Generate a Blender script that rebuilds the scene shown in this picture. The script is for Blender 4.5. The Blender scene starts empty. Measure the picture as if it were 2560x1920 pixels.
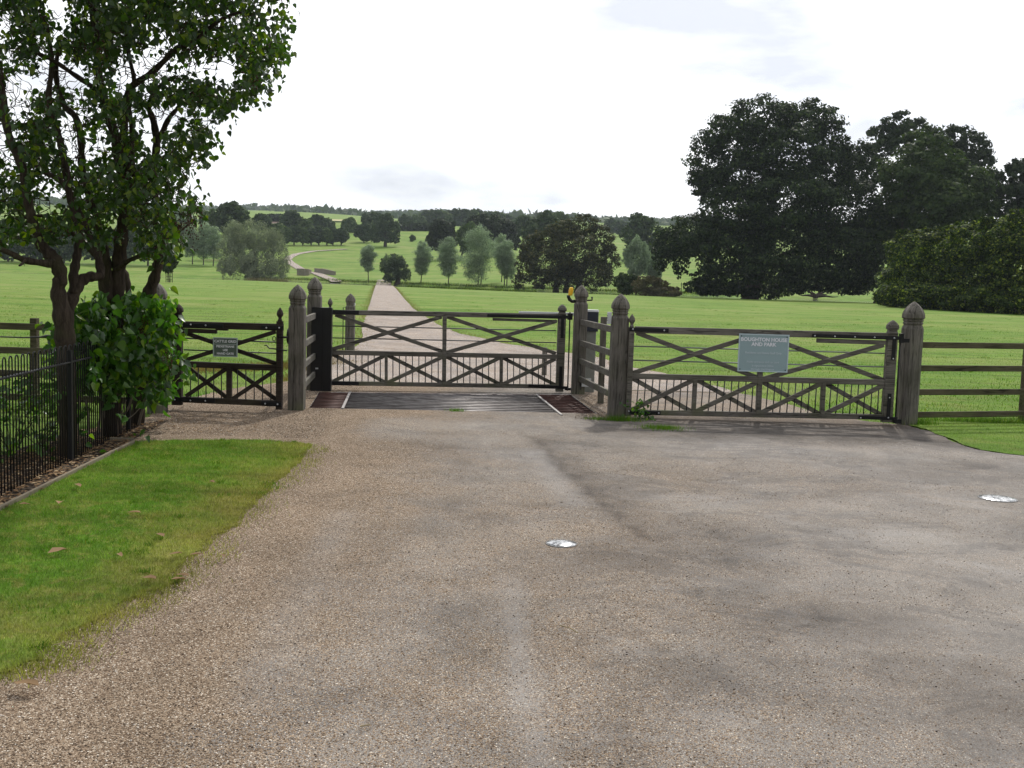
import bpy, math, random
import numpy as np
from mathutils import Vector, Matrix, geometry, noise
R=math.radians
random.seed(7); RNG=np.random.default_rng(7)
S=bpy.context.scene; COL=S.collection
# ------------------------------------------------------------------ camera
F=2630.0; PITCH=math.atan((960-695)/F); ROLL=0.031; EYE=1.75
cam=bpy.data.cameras.new('camera'); co=bpy.data.objects.new('camera',cam); COL.objects.link(co)
CAMR=Matrix.Rotation(R(90)-PITCH,3,'X')@Matrix.Rotation(ROLL,3,'Z')
co.matrix_world=Matrix.Translation((0,0,EYE))@CAMR.to_4x4()
cam.sensor_fit='HORIZONTAL'; cam.sensor_width=36; cam.lens=F/2560*36; cam.clip_start=.1; cam.clip_end=9000
S.camera=co
def ray(px,py): return CAMR@Vector(((px-1280)/F,(960-py)/F,-1))
def at(px,py,z=0.0):
    d=ray(px,py); t=(z-EYE)/d.z; return Vector((0,0,EYE))+d*t
def pY(px,py,Y):
    d=ray(px,py); return Vector((0,0,EYE))+d*(Y/d.y)
# ------------------------------------------------------------------ terrain
PY=[-60,110,135,165,172,177,197,201,212,250,300,350,400,500,600,800,1200,2000,3200]
PZ=[0,0,-.12,-.36,-.45,-1.4,-1.4,-.25,.45,2.5,6,9.3,12.7,20,28,42,65,110,160]
def ss(a,b,x): t=np.clip((x-a)/(b-a),0,1); return t*t*(3-2*t)
def H(x,y):
    x=np.asarray(x,float); y=np.asarray(y,float)
    sh=np.clip(-x*.85,0,42)*ss(90,160,y)*(1-ss(230,520,y))
    z=np.interp(y-sh,PY,PZ)
    z=z+ss(260,600,y)*(2.2*np.sin(x*.021+y*.006)+1.5*np.sin(x*.009-y*.011+2))
    return z
def h1(x,y): return float(H(x,y))
def cast(px,py,y0=20):
    d=ray(px,py); d=d/d.y; y=y0
    while y<3000:
        if EYE+d.z*y<=h1(d.x*y,y): break
        y+=max(.5,y*.004)
    return Vector((d.x*y,y,h1(d.x*y,y)))
# ------------------------------------------------------------------ node helpers
class M:
    def __init__(s,name,rough=.8,spec=.3,metal=0):
        s.m=bpy.data.materials.new(name); s.m.use_nodes=True; s.t=s.m.node_tree; s.N=s.t.nodes
        s.b=s.N['Principled BSDF']; s.o=s.N['Material Output']
        s.b.inputs['Roughness'].default_value=rough; s.b.inputs['Specular IOR Level'].default_value=spec
        s.b.inputs['Metallic'].default_value=metal
        s.tc=s.N.new('ShaderNodeTexCoord')
    def L(s,a,b): s.t.links.new(a,b)
    def put(s,sock,v):
        if hasattr(v,'is_output') : s.L(v,sock)
        else:
            if isinstance(v,tuple) and len(v)==3 and len(sock.default_value)==4: v=(*v,1)
            sock.default_value=v
    def coord(s,sc=(1,1,1),kind='Object'):
        mp=s.N.new('ShaderNodeMapping'); s.L(s.tc.outputs[kind],mp.inputs[0]); mp.inputs['Scale'].default_value=sc; return mp.outputs[0]
    def noise(s,scale,detail=4,rough=.55,vec=None,dist=0,col=False):
        n=s.N.new('ShaderNodeTexNoise'); s.L(vec or s.coord(),n.inputs['Vector'])
        n.inputs['Scale'].default_value=scale; n.inputs['Detail'].default_value=detail; n.inputs['Roughness'].default_value=rough; n.inputs['Distortion'].default_value=dist
        return n.outputs['Color' if col else 'Fac']
    def vor(s,scale,vec=None,feat='F1'):
        n=s.N.new('ShaderNodeTexVoronoi'); n.feature=feat; s.L(vec or s.coord(),n.inputs['Vector']); n.inputs['Scale'].default_value=scale; return n
    def ramp(s,fac,stops,interp='LINEAR'):
        r=s.N.new('ShaderNodeValToRGB'); r.color_ramp.interpolation=interp; e=r.color_ramp.elements
        while len(e)<len(stops): e.new(.5)
        for i,(p,c) in enumerate(stops):
            e[i].position=p; e[i].color=(*c,1) if isinstance(c,tuple) else (c,c,c,1)
        s.put(r.inputs[0],fac); return r.outputs[0]
    def mix(s,f,a,b,mode='MIX'):
        n=s.N.new('ShaderNodeMix'); n.data_type='RGBA'; n.blend_type=mode
        s.put(n.inputs[0],f); s.put(n.inputs[6],a); s.put(n.inputs[7],b); return n.outputs[2]
    def math(s,op,a,b=0.0,c=None,clamp=False):
        n=s.N.new('ShaderNodeMath'); n.operation=op; n.use_clamp=clamp; s.put(n.inputs[0],a); s.put(n.inputs[1],b)
        if c is not None: s.put(n.inputs[2],c)
        return n.outputs[0]
    def attr(s,n):
        a=s.N.new('ShaderNodeAttribute'); a.attribute_name=n; return a.outputs['Fac']
    def isl(s): return s.N.new('ShaderNodeNewGeometry').outputs['Random Per Island']
    def sep(s,v):
        n=s.N.new('ShaderNodeSeparateXYZ'); s.L(v,n.inputs[0]); return n.outputs
    def col(s,c): s.put(s.b.inputs['Base Color'],c); s.c=c; return s
    def bump(s,hh,st=.5,d=.01):
        n=s.N.new('ShaderNodeBump'); s.L(hh,n.inputs['Height']); n.inputs['Strength'].default_value=st; n.inputs['Distance'].default_value=d
        s.L(n.outputs[0],s.b.inputs['Normal']); return s
    def leafy(s,k=.4,tint=(1.0,1.25,.45)):
        tr=s.N.new('ShaderNodeBsdfTranslucent'); s.put(tr.inputs[0],s.mix(1.0,s.c,(*tint,1),'MULTIPLY'))
        mx=s.N.new('ShaderNodeMixShader'); mx.inputs[0].default_value=k
        s.L(s.b.outputs[0],mx.inputs[1]); s.L(tr.outputs[0],mx.inputs[2]); s.L(mx.outputs[0],s.o.inputs[0]); return s
def plain(name,c,rough=.6,spec=.4,metal=0,var=.25,sc=20):
    m=M(name,rough,spec,metal); n=m.noise(sc,4)
    m.col(m.mix(n,tuple(v*(1-var) for v in c),tuple(min(1,v*(1+var)) for v in c))); m.bump(n,.15,.003); return m.m
def leafmat(name,a,b,c=None,k=.35,rough=.65,tint=(1.1,1.3,.4),spec=.1,nsc=.35):
    m=M(name,rough,spec); i=m.isl(); st=[(0,a),(.75,b)]+([(1,c)] if c else [])
    cc=m.ramp(i,st); n=m.ramp(m.noise(nsc,3),[(.35,.72),(.65,1.2)])
    m.col(m.mix(1.0,cc,n,'MULTIPLY')); return m.leafy(k,tint).m
def woodmat(name,sc,a=(.086,.077,.067),b=(.200,.184,.163),green=.3):
    m=M(name,.85,.15); v=m.coord(sc); n=m.noise(1,8,.7,v,.6); n2=m.noise(3.5,3)
    c=m.ramp(n,[(.3,a),(.7,b)])
    z=m.sep(m.coord())[2]
    g=m.math('MULTIPLY',m.ramp(n2,[(.42,0.0),(.7,1.0)]),m.ramp(z,[(.0,green*2),(.8,green*.6),(1,green*.4)]))
    c=m.mix(g,c,(.10,.115,.045))
    fine=m.ramp(m.noise(2.5,6,.75,v),[(.32,.5),(.5,1.0),(.8,1.15)]); cv=m.coord(tuple(x*.42 for x in sc)); c=m.mix(1.0,c,m.ramp(m.noise(1,3,.6,cv,.3),[(.40,1.0),(.425,.35),(.45,1.0),(.60,1.0),(.615,.45),(.63,1.0)]),'MULTIPLY'); c=m.mix(1.0,c,m.ramp(m.noise(2.2,4),[(.3,.72),(.7,1.22)]),'MULTIPLY')
    m.col(m.mix(1.0,c,fine,'MULTIPLY')); m.bump(n,.6,.006); return m.m
W_V=woodmat('weathered_oak_upright',(22,22,1.6)); W_H=woodmat('weathered_oak_rail',(1.6,22,22))
W_D=woodmat('dark_stained_oak',(1.6,20,20),(.022,.016,.014),(.050,.038,.033),.08)
W_F=woodmat('fence_timber',(1.4,20,20),(.06,.05,.034),(.125,.105,.07),.35)
IRON=plain('black_iron',(.006,.006,.007),.5,.3); BOLT=plain('galvanised_bolt',(.55,.56,.58),.35,.5,.6)
ROD=plain('dark_iron_rod',(.03,.032,.035),.5,.5); GREYROD=plain('lit_iron_rod',(.16,.17,.17),.45,.5)  # grey rod is a paler copy, light on the wires put into its colour
WHITEP=plain('grey_white_enamel',(.55,.57,.58),.4,.4,0,.1); BLACKP=plain('black_plastic',(.01,.01,.011),.35,.4)
NAVY=plain('navy_enamel',(.015,.02,.035),.35,.5)
YEL=plain('yellow_lens',(.85,.48,.01),.25,.6,0,.12)
BARK=M('lilac_bark',.95,.08); _v=BARK.coord((16,16,3)); _n=BARK.noise(1,7,.7,_v,1.2)
BARK.col(BARK.mix(BARK.ramp(BARK.noise(3,3),[(.55,0.0),(.75,.5)]),BARK.ramp(_n,[(.3,(.017,.013,.011)),(.7,(.080,.062,.048))]),(.05,.055,.02))).bump(_n,.9,.015); BARK=BARK.m
TRUNK=M('tree_bark',.95,.08); _n=TRUNK.noise(1,6,.7,TRUNK.coord((3,3,.6))); TRUNK.col(TRUNK.ramp(_n,[(.3,(.03,.024,.018)),(.7,(.085,.07,.055))])).bump(_n,.6,.05); TRUNK=TRUNK.m
# grass
def grassmat(name,leafk=0,worn=False):
    m=M(name,.9,.08); big=m.noise(.16,4,.6,m.coord((.55,1,1))); med=m.noise(1.7,5,.65); fine=m.noise(26,5,.7); strk=m.noise(.9,5,.7,m.coord((.35,1.6,1)))
    c=m.ramp(big,[(.3,(.085,.172,.020)),(.46,(.128,.215,.032)),(.6,(.180,.238,.055)),(.74,(.225,.243,.085))])
    c=m.mix(m.ramp(med,[(.5,0.0),(.75,.7)]),c,(.200,.205,.062)); c=m.mix(m.ramp(med,[(.28,.6),(.45,0.0)]),c,(.068,.165,.016))
    if worn:
        c=m.mix(m.ramp(m.noise(5.5,5,.7),[(.38,.6),(.52,0.0)]),c,(.075,.175,.018)); c=m.mix(m.ramp(m.noise(8,5,.7,None,1),[(.50,0.0),(.62,.75)]),c,(.27,.245,.08))
        cx=m.sep(m.coord()); x=cx[0]
        w=m.math('ADD',m.math('MULTIPLY',m.math('ADD',x,2.75),1.15),m.math('MULTIPLY',m.math('SUBTRACT',med,.5),1.6))
        c=m.mix(m.ramp(big,[(.35,.0),(.7,.6)]),c,(.105,.245,.018))
        c=m.mix(m.ramp(w,[(.2,0.0),(1.0,.8)]),c,(.27,.235,.075))
    c=m.mix(1.0,c,m.ramp(fine,[(.25,.6),(.5,1.0),(.75,1.3)]),'MULTIPLY'); c=m.mix(1.0,c,m.ramp(strk,[(.3,.62),(.5,1.0),(.7,1.2)]),'MULTIPLY')
    if leafk: c=m.mix(1.0,c,m.ramp(m.isl(),[(0,.5),(.5,.95),(.9,1.4),(1,2.0)]),'MULTIPLY')
    m.col(c)
    if leafk: m.leafy(leafk,(1.3,1.5,.6))
    else: m.bump(m.noise(60,4,.8),.8,.03)
    return m.m
G_FIELD=grassmat('pasture'); G_BLADE=grassmat('pasture_blade',.4); G_LAWN=grassmat('lawn_turf',0,True); G_LBLADE=grassmat('lawn_blade',.35,True)
STRAW=leafmat('dry_stem',(.28,.22,.12),(.4,.33,.2),(.2,.13,.07),.2,.8,(1,1,.8))
# gravel
def gravelmat(name,use):
    m=M(name,.95,.05)
    if use: br,dk,pl=m.attr('brown'),m.attr('dark'),m.attr('pale')
    else: br,dk,pl=.35,.0,.1
    vs=m.coord((1,1,1)); v1=m.vor(185); v2=m.vor(290)
    big=m.noise(.55,5,.65); med=m.noise(3.2,6,.7,None,.4); fin=m.noise(240,3,.8)
    tar=m.ramp(med,[(.25,(.110,.101,.097)),(.5,(.170,.157,.147)),(.75,(.235,.217,.198))])
    tar=m.mix(m.ramp(big,[(.4,0.0),(.68,.65)]),tar,(.235,.20,.162))
    tar=m.mix(1.0,tar,m.ramp(fin,[(.25,.5),(.5,1.0),(.8,1.4)]),'MULTIPLY')
    s1=m.sep(v1.outputs['Color'])[0]; s2=m.sep(v2.outputs['Color'])[1]
    stone=m.ramp(s1,[(0,(.05,.036,.027)),(.2,(.115,.080,.055)),(.5,(.20,.145,.100)),(.8,(.28,.215,.155)),(.95,(.36,.30,.235)),(1,(.62,.56,.48))])
    stone=m.mix(1.0,stone,m.ramp(v1.outputs['Distance'],[(0,1.25),(.5,1.0),(.85,.35)]),'MULTIPLY')
    chip=m.ramp(s2,[(0,(.05,.045,.042)),(.35,(.150,.135,.124)),(.8,(.235,.208,.182)),(.95,(.38,.34,.29)),(1,(.62,.58,.52))])
    chip=m.mix(1.0,chip,m.ramp(v2.outputs['Distance'],[(0,1.2),(.5,1.0),(.9,.4)]),'MULTIPLY')
    # chips embedded in the tarmac where bare, loose stones where brown
    cov2=m.math('GREATER_THAN',m.math('ADD',m.sep(v2.outputs['Color'])[0],m.math('MULTIPLY',m.math('SUBTRACT',big,.5),1.2)),m.math('ADD',.42,m.math('MULTIPLY',pl,.35)))
    c=m.mix(m.math('MULTIPLY',cov2,.8),tar,chip)
    lev=m.math('ADD',m.math('MULTIPLY',br,1.15),m.math('MULTIPLY',m.math('SUBTRACT',m.noise(1.6,5,.7),.5),1.3))
    cov1=m.math('LESS_THAN',m.sep(v1.outputs['Color'])[1],m.math('ADD',lev,.16,clamp=True))
    c=m.mix(cov1,c,stone)
    if use:
        rx=m.ramp(m.math('MULTIPLY',m.math('ADD',m.sep(vs)[0],1.2),.25),[(.2,0.0),(.6,1.0)])
        w1=m.ramp(m.noise(.85,12,.74,m.coord((1,1.5,1)),.9),[(.52,0.0),(.56,1.0)]); w2_=m.ramp(m.noise(1.3,12,.76,m.coord((1,1.3,2)),1.2),[(.54,0.0),(.58,1.0)])
        c=m.mix(m.math('MULTIPLY',m.math('MULTIPLY',w1,rx),.46),c,(.085,.078,.074)); c=m.mix(m.math('MULTIPLY',m.math('MULTIPLY',w2_,rx),.28),c,(.235,.222,.212))
        c=m.mix(m.math('MULTIPLY',m.ramp(m.noise(2.4,12,.8,None,1.5),[(.59,0.0),(.63,1.0)]),.5),c,(.075,.066,.06))
    c=m.mix(m.math('MULTIPLY',pl,.45,clamp=True),c,(.26,.25,.243))
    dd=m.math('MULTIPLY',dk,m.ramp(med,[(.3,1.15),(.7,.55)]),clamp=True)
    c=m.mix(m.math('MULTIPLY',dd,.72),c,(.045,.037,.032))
    pat=m.ramp(m.noise(1.1,7,.72,None,.5),[(.3,.74),(.5,1.0),(.7,1.2)]); c=m.mix(1.0,c,pat,'MULTIPLY'); c=m.mix(1.0,c,(1.26,1.27,1.27,1) if use else (1.8,1.86,1.98,1),'MULTIPLY')  # park drive tint raised, its backlit sheen put into the colour
    m.col(c)
    hh=m.math('MULTIPLY',m.math('SUBTRACT',1.0,v1.outputs['Distance']),cov1)
    hh=m.math('ADD',hh,m.math('MULTIPLY',m.math('SUBTRACT',1.0,v2.outputs['Distance']),.45)); m.bump(hh,.6,.008)
    return m.m
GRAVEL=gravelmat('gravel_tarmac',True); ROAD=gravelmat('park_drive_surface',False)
SOIL=M('leaf_bed_soil',.95,.05); _v=SOIL.vor(38); _c=SOIL.ramp(SOIL.sep(_v.outputs['Color'])[0],[(0,(.02,.015,.012)),(.5,(.06,.046,.036)),(.85,(.14,.105,.08)),(1,(.32,.27,.21))]); SOIL.col(SOIL.mix(SOIL.noise(3,4),_c,(.03,.022,.016))).bump(_v.outputs['Distance'],.8,.02); SOIL=SOIL.m
# ------------------------------------------------------------------ mesh helpers
def link(o,parent=None):
    COL.objects.link(o)
    if parent: o.parent=parent
    return o
class MB:
    def __init__(s): s.v=[]; s.f=[]
    def add(s,v,f):
        k=len(s.v); s.v+=[tuple(p) for p in v]; s.f+=[tuple(i+k for i in q) for q in f]; return s
    def box(s,c,d,rot=None):
        P=[Vector((sx*d[0]/2,sy*d[1]/2,sz*d[2]/2)) for sx in(-1,1) for sy in(-1,1) for sz in(-1,1)]
        if rot is not None: P=[rot@p for p in P]
        P=[p+Vector(c) for p in P]
        return s.add(P,[(0,1,3,2),(4,6,7,5),(0,4,5,1),(2,3,7,6),(0,2,6,4),(1,5,7,3)])
    def beam(s,a,b,w,d,e=.004):
        """chamfered bar from a to b; w = height in plane, d = thickness along local y"""
        a=Vector(a);b=Vector(b);x=(b-a);L=x.length;x/=L
        y=Vector((0,1,0)) if abs(x.y)<.9 else Vector((1,0,0)); y=(y-x*y.dot(x)).normalized(); z=x.cross(y)
        pr=[(-w/2+e,-d/2),(w/2-e,-d/2),(w/2,-d/2+e),(w/2,d/2-e),(w/2-e,d/2),(-w/2+e,d/2),(-w/2,d/2-e),(-w/2,-d/2+e)]
        V=[a+z*p+y*q for p,q in pr]+[b+z*p+y*q for p,q in pr]
        return s.add(V,[(i,(i+1)%8,8+(i+1)%8,8+i) for i in range(8)]+[tuple(range(7,-1,-1)),tuple(range(8,16))])
    def tube(s,P,r,n=8,cap=True):
        P=[Vector(p) for p in P]; r=[r]*len(P) if isinstance(r,(int,float)) else r
        V=[];u=None
        for i,p in enumerate(P):
            t=(P[min(i+1,len(P)-1)]-P[max(i-1,0)]).normalized()
            if u is None: u=t.orthogonal().normalized()
            u=(u-t*u.dot(t)).normalized(); w=t.cross(u)
            V+=[p+(u*math.cos(2*math.pi*k/n)+w*math.sin(2*math.pi*k/n))*r[i] for k in range(n)]
        Fc=[(i*n+k,i*n+(k+1)%n,(i+1)*n+(k+1)%n,(i+1)*n+k) for i in range(len(P)-1) for k in range(n)]
        if cap: Fc+=[tuple(range(n-1,-1,-1)),tuple(range((len(P)-1)*n,len(P)*n))]
        return s.add(V,Fc)
    def rings(s,c,prof,oct_=None):
        """stack of chamfered squares: prof=(z,half,chamfer ratio)"""
        V=[]
        for z,hw,cr in prof:
            q=hw*cr
            V+=[Vector(c)+Vector(p) for p in [(hw,-hw+q,z),(hw,hw-q,z),(hw-q,hw,z),(-hw+q,hw,z),(-hw,hw-q,z),(-hw,-hw+q,z),(-hw+q,-hw,z),(hw-q,-hw,z)]]
        k=len(prof)
        return s.add(V,[(i*8+j,i*8+(j+1)%8,(i+1)*8+(j+1)%8,(i+1)*8+j) for i in range(k-1) for j in range(8)]+[tuple(range(7,-1,-1)),tuple(range((k-1)*8,k*8))])
    def build(s,name,mat,parent=None,smooth=False):
        me=bpy.data.meshes.new(name); me.from_pydata(s.v,[],s.f); me.materials.append(mat)
        if smooth: me.polygons.foreach_set('use_smooth',[True]*len(me.polygons))
        me.update(); return link(bpy.data.objects.new(name,me),parent)
def np_mesh(name,V,Fc,mat,parent=None,smooth=False):
    me=bpy.data.meshes.new(name); n,k=Fc.shape
    me.vertices.add(len(V)); me.vertices.foreach_set('co',np.ascontiguousarray(V,dtype=np.float32).ravel())
    me.loops.add(n*k); me.loops.foreach_set('vertex_index',np.ascontiguousarray(Fc,dtype=np.int32).ravel())
    me.polygons.add(n); me.polygons.foreach_set('loop_start',np.arange(0,n*k,k,dtype=np.int32)); me.polygons.foreach_set('loop_total',np.full(n,k,dtype=np.int32))
    if smooth: me.polygons.foreach_set('use_smooth',[True]*n)
    me.materials.append(mat); me.update(calc_edges=True); me.validate()
    return link(bpy.data.objects.new(name,me),parent)
def tag(o,label=None,cat=None,group=None,kind=None):
    for k,v in (('label',label),('category',cat),('group',group),('kind',kind)):
        if v: o[k]=v
    return o
def thing(name,label,cat,loc=(0,0,0),rz=0,group=None):
    o=bpy.data.objects.new(name,None); o.location=loc; o.rotation_euler=(0,0,rz); o.empty_display_size=.2; COL.objects.link(o)
    return tag(o,label,cat,group)
def inpoly(P,poly):
    P=np.asarray(P); x,y=P[:,0],P[:,1]; c=np.zeros(len(P),bool); n=len(poly)
    for i in range(n):
        x1,y1=poly[i][:2]; x2,y2=poly[i-1][:2]
        if y1==y2: continue
        c^=((y1>y)!=(y2>y))&(x<(x2-x1)*(y-y1)/(y2-y1)+x1)
    return c
def jag(poly,amp,step,keep=()):
    out=[]; n=len(poly)
    for i in range(n):
        a=Vector((*poly[i][:2],0)); b=Vector((*poly[(i+1)%n][:2],0)); L=(b-a).length
        out.append((a.x,a.y))
        if i in keep: continue
        k=int(L/step); t=(b-a).normalized(); nn=Vector((-t.y,t.x,0))
        for j in range(1,k):
            p=a+(b-a)*(j/k); q=p+nn*amp*(noise.noise(p*2.2)*1.2+noise.noise(p*9)*.8+noise.noise(p*23)*.4); out.append((q.x,q.y))
    return out
def sheet(name,poly,z,mat,hole=None,step=0,kind='structure',attrs=None,zf=None,lim=None):
    V=[Vector(p) for p in poly]; E=[(i,(i+1)%len(poly)) for i in range(len(poly))]
    if hole:
        k=len(V); V+=[Vector(p) for p in hole]; E+=[(k+i,k+(i+1)%len(hole)) for i in range(len(hole))]
    if step:
        A=np.array(poly); lo,hi=A.min(0),A.max(0)
        if lim: lo=np.maximum(lo,lim[0]); hi=np.minimum(hi,lim[1])
        gx,gy=np.meshgrid(np.arange(lo[0],hi[0],step),np.arange(lo[1],hi[1],step)); G=np.c_[gx.ravel(),gy.ravel()]+RNG.uniform(-.2,.2,(gx.size,2))*step
        G=G[inpoly(G,poly)]
        if hole: G=G[~inpoly(G,hole)]
        V+=[Vector(g) for g in G]
    r=geometry.delaunay_2d_cdt(V,E,[],0,1e-6)
    vv=np.array([(p.x,p.y) for p in r[0]]); T=np.array([f for f in r[2] if len(f)==3])
    c=vv[T].mean(1); ok=inpoly(c,poly)
    if hole: ok&=~inpoly(c,hole)
    T=T[ok]; a,b,d=vv[T[:,0]],vv[T[:,1]],vv[T[:,2]]
    cr=(b[:,0]-a[:,0])*(d[:,1]-a[:,1])-(b[:,1]-a[:,1])*(d[:,0]-a[:,0]); T[cr<0]=T[cr<0][:,::-1]
    zz=np.full(len(vv),z) if zf is None else zf(vv[:,0],vv[:,1])+z
    o=np_mesh(name,np.c_[vv,zz],T,mat)
    if attrs:
        me=o.data; co_=np.empty(len(me.vertices)*3,np.float32); me.vertices.foreach_get('co',co_); co_=co_.reshape(-1,3)
        for k,fn in attrs.items():
            at_=me.attributes.new(k,'FLOAT','POINT'); at_.data.foreach_set('value',fn(co_[:,0],co_[:,1]).astype(np.float32))
    return tag(o,kind=kind)
def w2(px,py,z=0): p=at(px,py,z); return (p.x,p.y)
# ------------------------------------------------------------------ cattle grid pit corners
GN=[w2(773,1022),w2(1491,1036)]; GF=[w2(798,982),w2(1425,988)]
gdir=Vector((GN[1][0]-GN[0][0],GN[1][1]-GN[0][1])).normalized()
PIT=[GN[0],GN[1],GF[1],GF[0]]
# ------------------------------------------------------------------ ground
def make_ground():
    ys=[-14.0]
    while ys[-1]<3100: ys.append(ys[-1]+max(.5,abs(ys[-1])*.022))
    ys=np.array(ys); t=np.linspace(-1,1,181); t=np.sign(t)*np.abs(t)**1.25
    hw=np.maximum(26,.72*ys+22); X=hw[:,None]*t[None,:]; Y=np.repeat(ys[:,None],len(t),1)
    V=np.c_[X.ravel(),Y.ravel(),H(X,Y).ravel()]; n=len(t); i,j=np.meshgrid(np.arange(len(ys)-1),np.arange(n-1),indexing='ij'); a=(i*n+j).ravel()
    Fc=np.c_[a,a+1,a+n+1,a+n]; c=V[Fc].mean(1)
    cx=sum(p[0] for p in PIT)/4; cy=sum(p[1] for p in PIT)/4
    big=[(cx+(p[0]-cx)*1.12,cy+(p[1]-cy)*1.35) for p in PIT]
    keep=~(inpoly(c,big))
    o=np_mesh('ground',V,Fc[keep],G_FIELD,smooth=True); tag(o,kind='structure')
make_ground()
LAWN_R=[(789,1115),(755,1165),(692,1229),(612,1313),(519,1393),(447,1473),(358,1507),(295,1554),(198,1604),(139,1659),(42,1705),(-40,1760)]
lawnR=[w2(*p) for p in LAWN_R]+[(-2.25,3.2),(-2.5,-5)]
lawnBack=[w2(337,1108),w2(500,1104),w2(675,1104)]
bedEdge=[w2(337,1113),w2(274,1144),w2(0,1284),(-3.4,5.5),(-3.45,-5)]
lawnS=[(p[0]-.09,p[1]) for p in lawnR]
lawn=jag(lawnBack[:2]+[(lawnBack[2][0]-.1,lawnBack[2][1])]+lawnS+bedEdge[::-1],.07,.04,keep=(len(lawnBack)+len(lawnR)-1,)+tuple(range(len(lawnBack)+len(lawnR),len(lawnBack)+len(lawnR)+len(bedEdge))))
sheet('lawn',lawn,.018,G_LAWN,step=.25)
FL=[(-4.25,12.7),(-4.1,10.7)]
rl=[w2(*p) for p in [(2560,1142),(2510,1136.5),(2452,1128),(2408,1116),(2365,1096),(2321,1079),(2272,1066)]]
rb=[w2(*p) for p in [(2200,1058),(2100,1045),(2018,1027),(1958,1008.6),(1850,985)]]
lb=[w2(*p) for p in [(719,955),(579,973),(470,998),(405,1023)]]
fore=[(-2.9,-5)]+[(p[0]-.42,p[1]-.1) for p in lawnR[::-1][1:]]+[(w2(675,1104)[0]-.3,w2(675,1104)[1]-.25),(w2(500,1104)[0],w2(500,1104)[1]-.25),(w2(345,1108)[0],w2(345,1108)[1]-.2),w2(300,1108)]+FL[::-1]+lb[::-1]+rb[::-1]+rl[::-1]+[(9,10.0),(14,8.5),(14,-5)]
ik=[i for i,p in enumerate(fore) if p==lb[0]][0]
fore=jag(fore,.05,.06,keep=(ik,len(fore)-1,len(fore)-2))
def seg(x,y,P,w):
    d=np.full(x.shape,9.)
    for a,b in zip(P[:-1],P[1:]):
        ax,ay=a;bx,by=b; L2=(bx-ax)**2+(by-ay)**2; t=np.clip(((x-ax)*(bx-ax)+(y-ay)*(by-ay))/L2,0,1)
        d=np.minimum(d,np.hypot(x-ax-t*(bx-ax),y-ay-t*(by-ay)))
    return np.exp(-(d/w)**2)
def f_brown(x,y):
    b=1-ss(-1.9,.2,x); b=np.maximum(b*.9,ss(11.5,12.6,y)*(1-ss(-2.3,-1.3,x)))
    b=np.maximum(b,ss(13.0,13.6,y)*(ss(.75,1.2,x))*.9)
    b=np.maximum(b,.33*np.exp(-((x-.2)/1.6)**2)*(1-ss(7,11,y)))
    b=np.maximum(b,.35*np.exp(-((x-2.0)/1.6)**2-((y-9.3)/1.1)**2))
    return b*(1-.8*(ss(10.4,11.4,y)*ss(-2.0,-1.4,x)*(1-ss(12.4,13,y))))
CRK=[w2(*p) for p in [(1335,1095),(1375,1130),(1400,1165),(1425,1190),(1480,1235),(1540,1290),(1620,1350)]]
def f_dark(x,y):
    d=ss(11.2,12.2,y)*ss(.7,1.7,x)*1.0*(1-ss(13.4,14.2,y))  # band before the right gate: painted gate shadow plus darker tarmac
    d=np.maximum(d,seg(x,y,CRK,.075)*.9); d=np.maximum(d,seg(x,y,[(p[0]+.12,p[1]) for p in CRK],.22)*.5)
    for px,py,r,a in ((1800,1330,.5,.35),(1650,1400,.45,.5),(2100,1560,.5,.55),(2350,1700,.4,.6),(2500,1780,.35,.8),(1990,1680,.4,.3),(1520,1130,.8,.25),(700,1480,.4,.25),(2450,1180,.9,.35),(1000,1110,.5,.3)):
        c=w2(px,py); d=np.maximum(d,a*np.exp(-((x-c[0])/(r*1.5))**2-((y-c[1])/r)**2))
    d=np.maximum(d,seg(x,y,[w2(1420,1040),w2(1560,1068),w2(1800,1068),w2(2260,1078)],.16)*.5)  # strip of gate shadow painted on the ground along its foot
    return d
TRK=[w2(*p) for p in [(1275,1450),(1290,1560),(1305,1700),(1330,1850),(1340,1919)]]
def f_pale(x,y):
    p=seg(x,y,TRK,.055)*.9; p=np.maximum(p,seg(x,y,[w2(1330,1130),w2(1370,1170),w2(1400,1220),w2(1440,1260)],.16)*.9)
    p=np.maximum(p,ss(.4,2.5,x)*.45); p=np.maximum(p,seg(x,y,[w2(640,1750),w2(760,1480),w2(860,1290)],.12)*.4)
    return p
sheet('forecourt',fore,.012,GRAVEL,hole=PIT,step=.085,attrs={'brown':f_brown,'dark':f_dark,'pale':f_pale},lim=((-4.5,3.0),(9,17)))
dl=[w2(*p) for p in [(719,955),(760,930),(828,893),(880,876),(908,852),(905,826),(919,778),(929,746)]]
dr=[w2(*p) for p in [(1850,985),(1752,958),(1660,935),(1580,921),(1500,896),(1392,879),(1259,860),(1206,847),(1150,836),(1118,823),(1094,812),(1033,772.6),(1006,743)]]
def rd(px,py): p=cast(px,py,30); return (p.x,p.y)
dl+=[rd(935,727),rd(941,714)]; dr+=[rd(993,727),rd(978,714)]; e_=((dl[-1][0]+dr[-1][0])/2,(dl[-1][1]+dr[-1][1])/2); dl+=[(e_[0]-2.9,e_[1]+12)]; dr+=[(e_[0]-.5,e_[1]+12)]
drv=jag(dl+dr[::-1],.05,.25,keep=(len(dl)-1,len(dl)+len(dr)-1))
sheet('drive',drv,.02,ROAD,step=1.2,zf=lambda x,y:H(x,y)+np.clip((y-40)*.0009,0,.12),lim=((-30,16),(10,180)))
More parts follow.
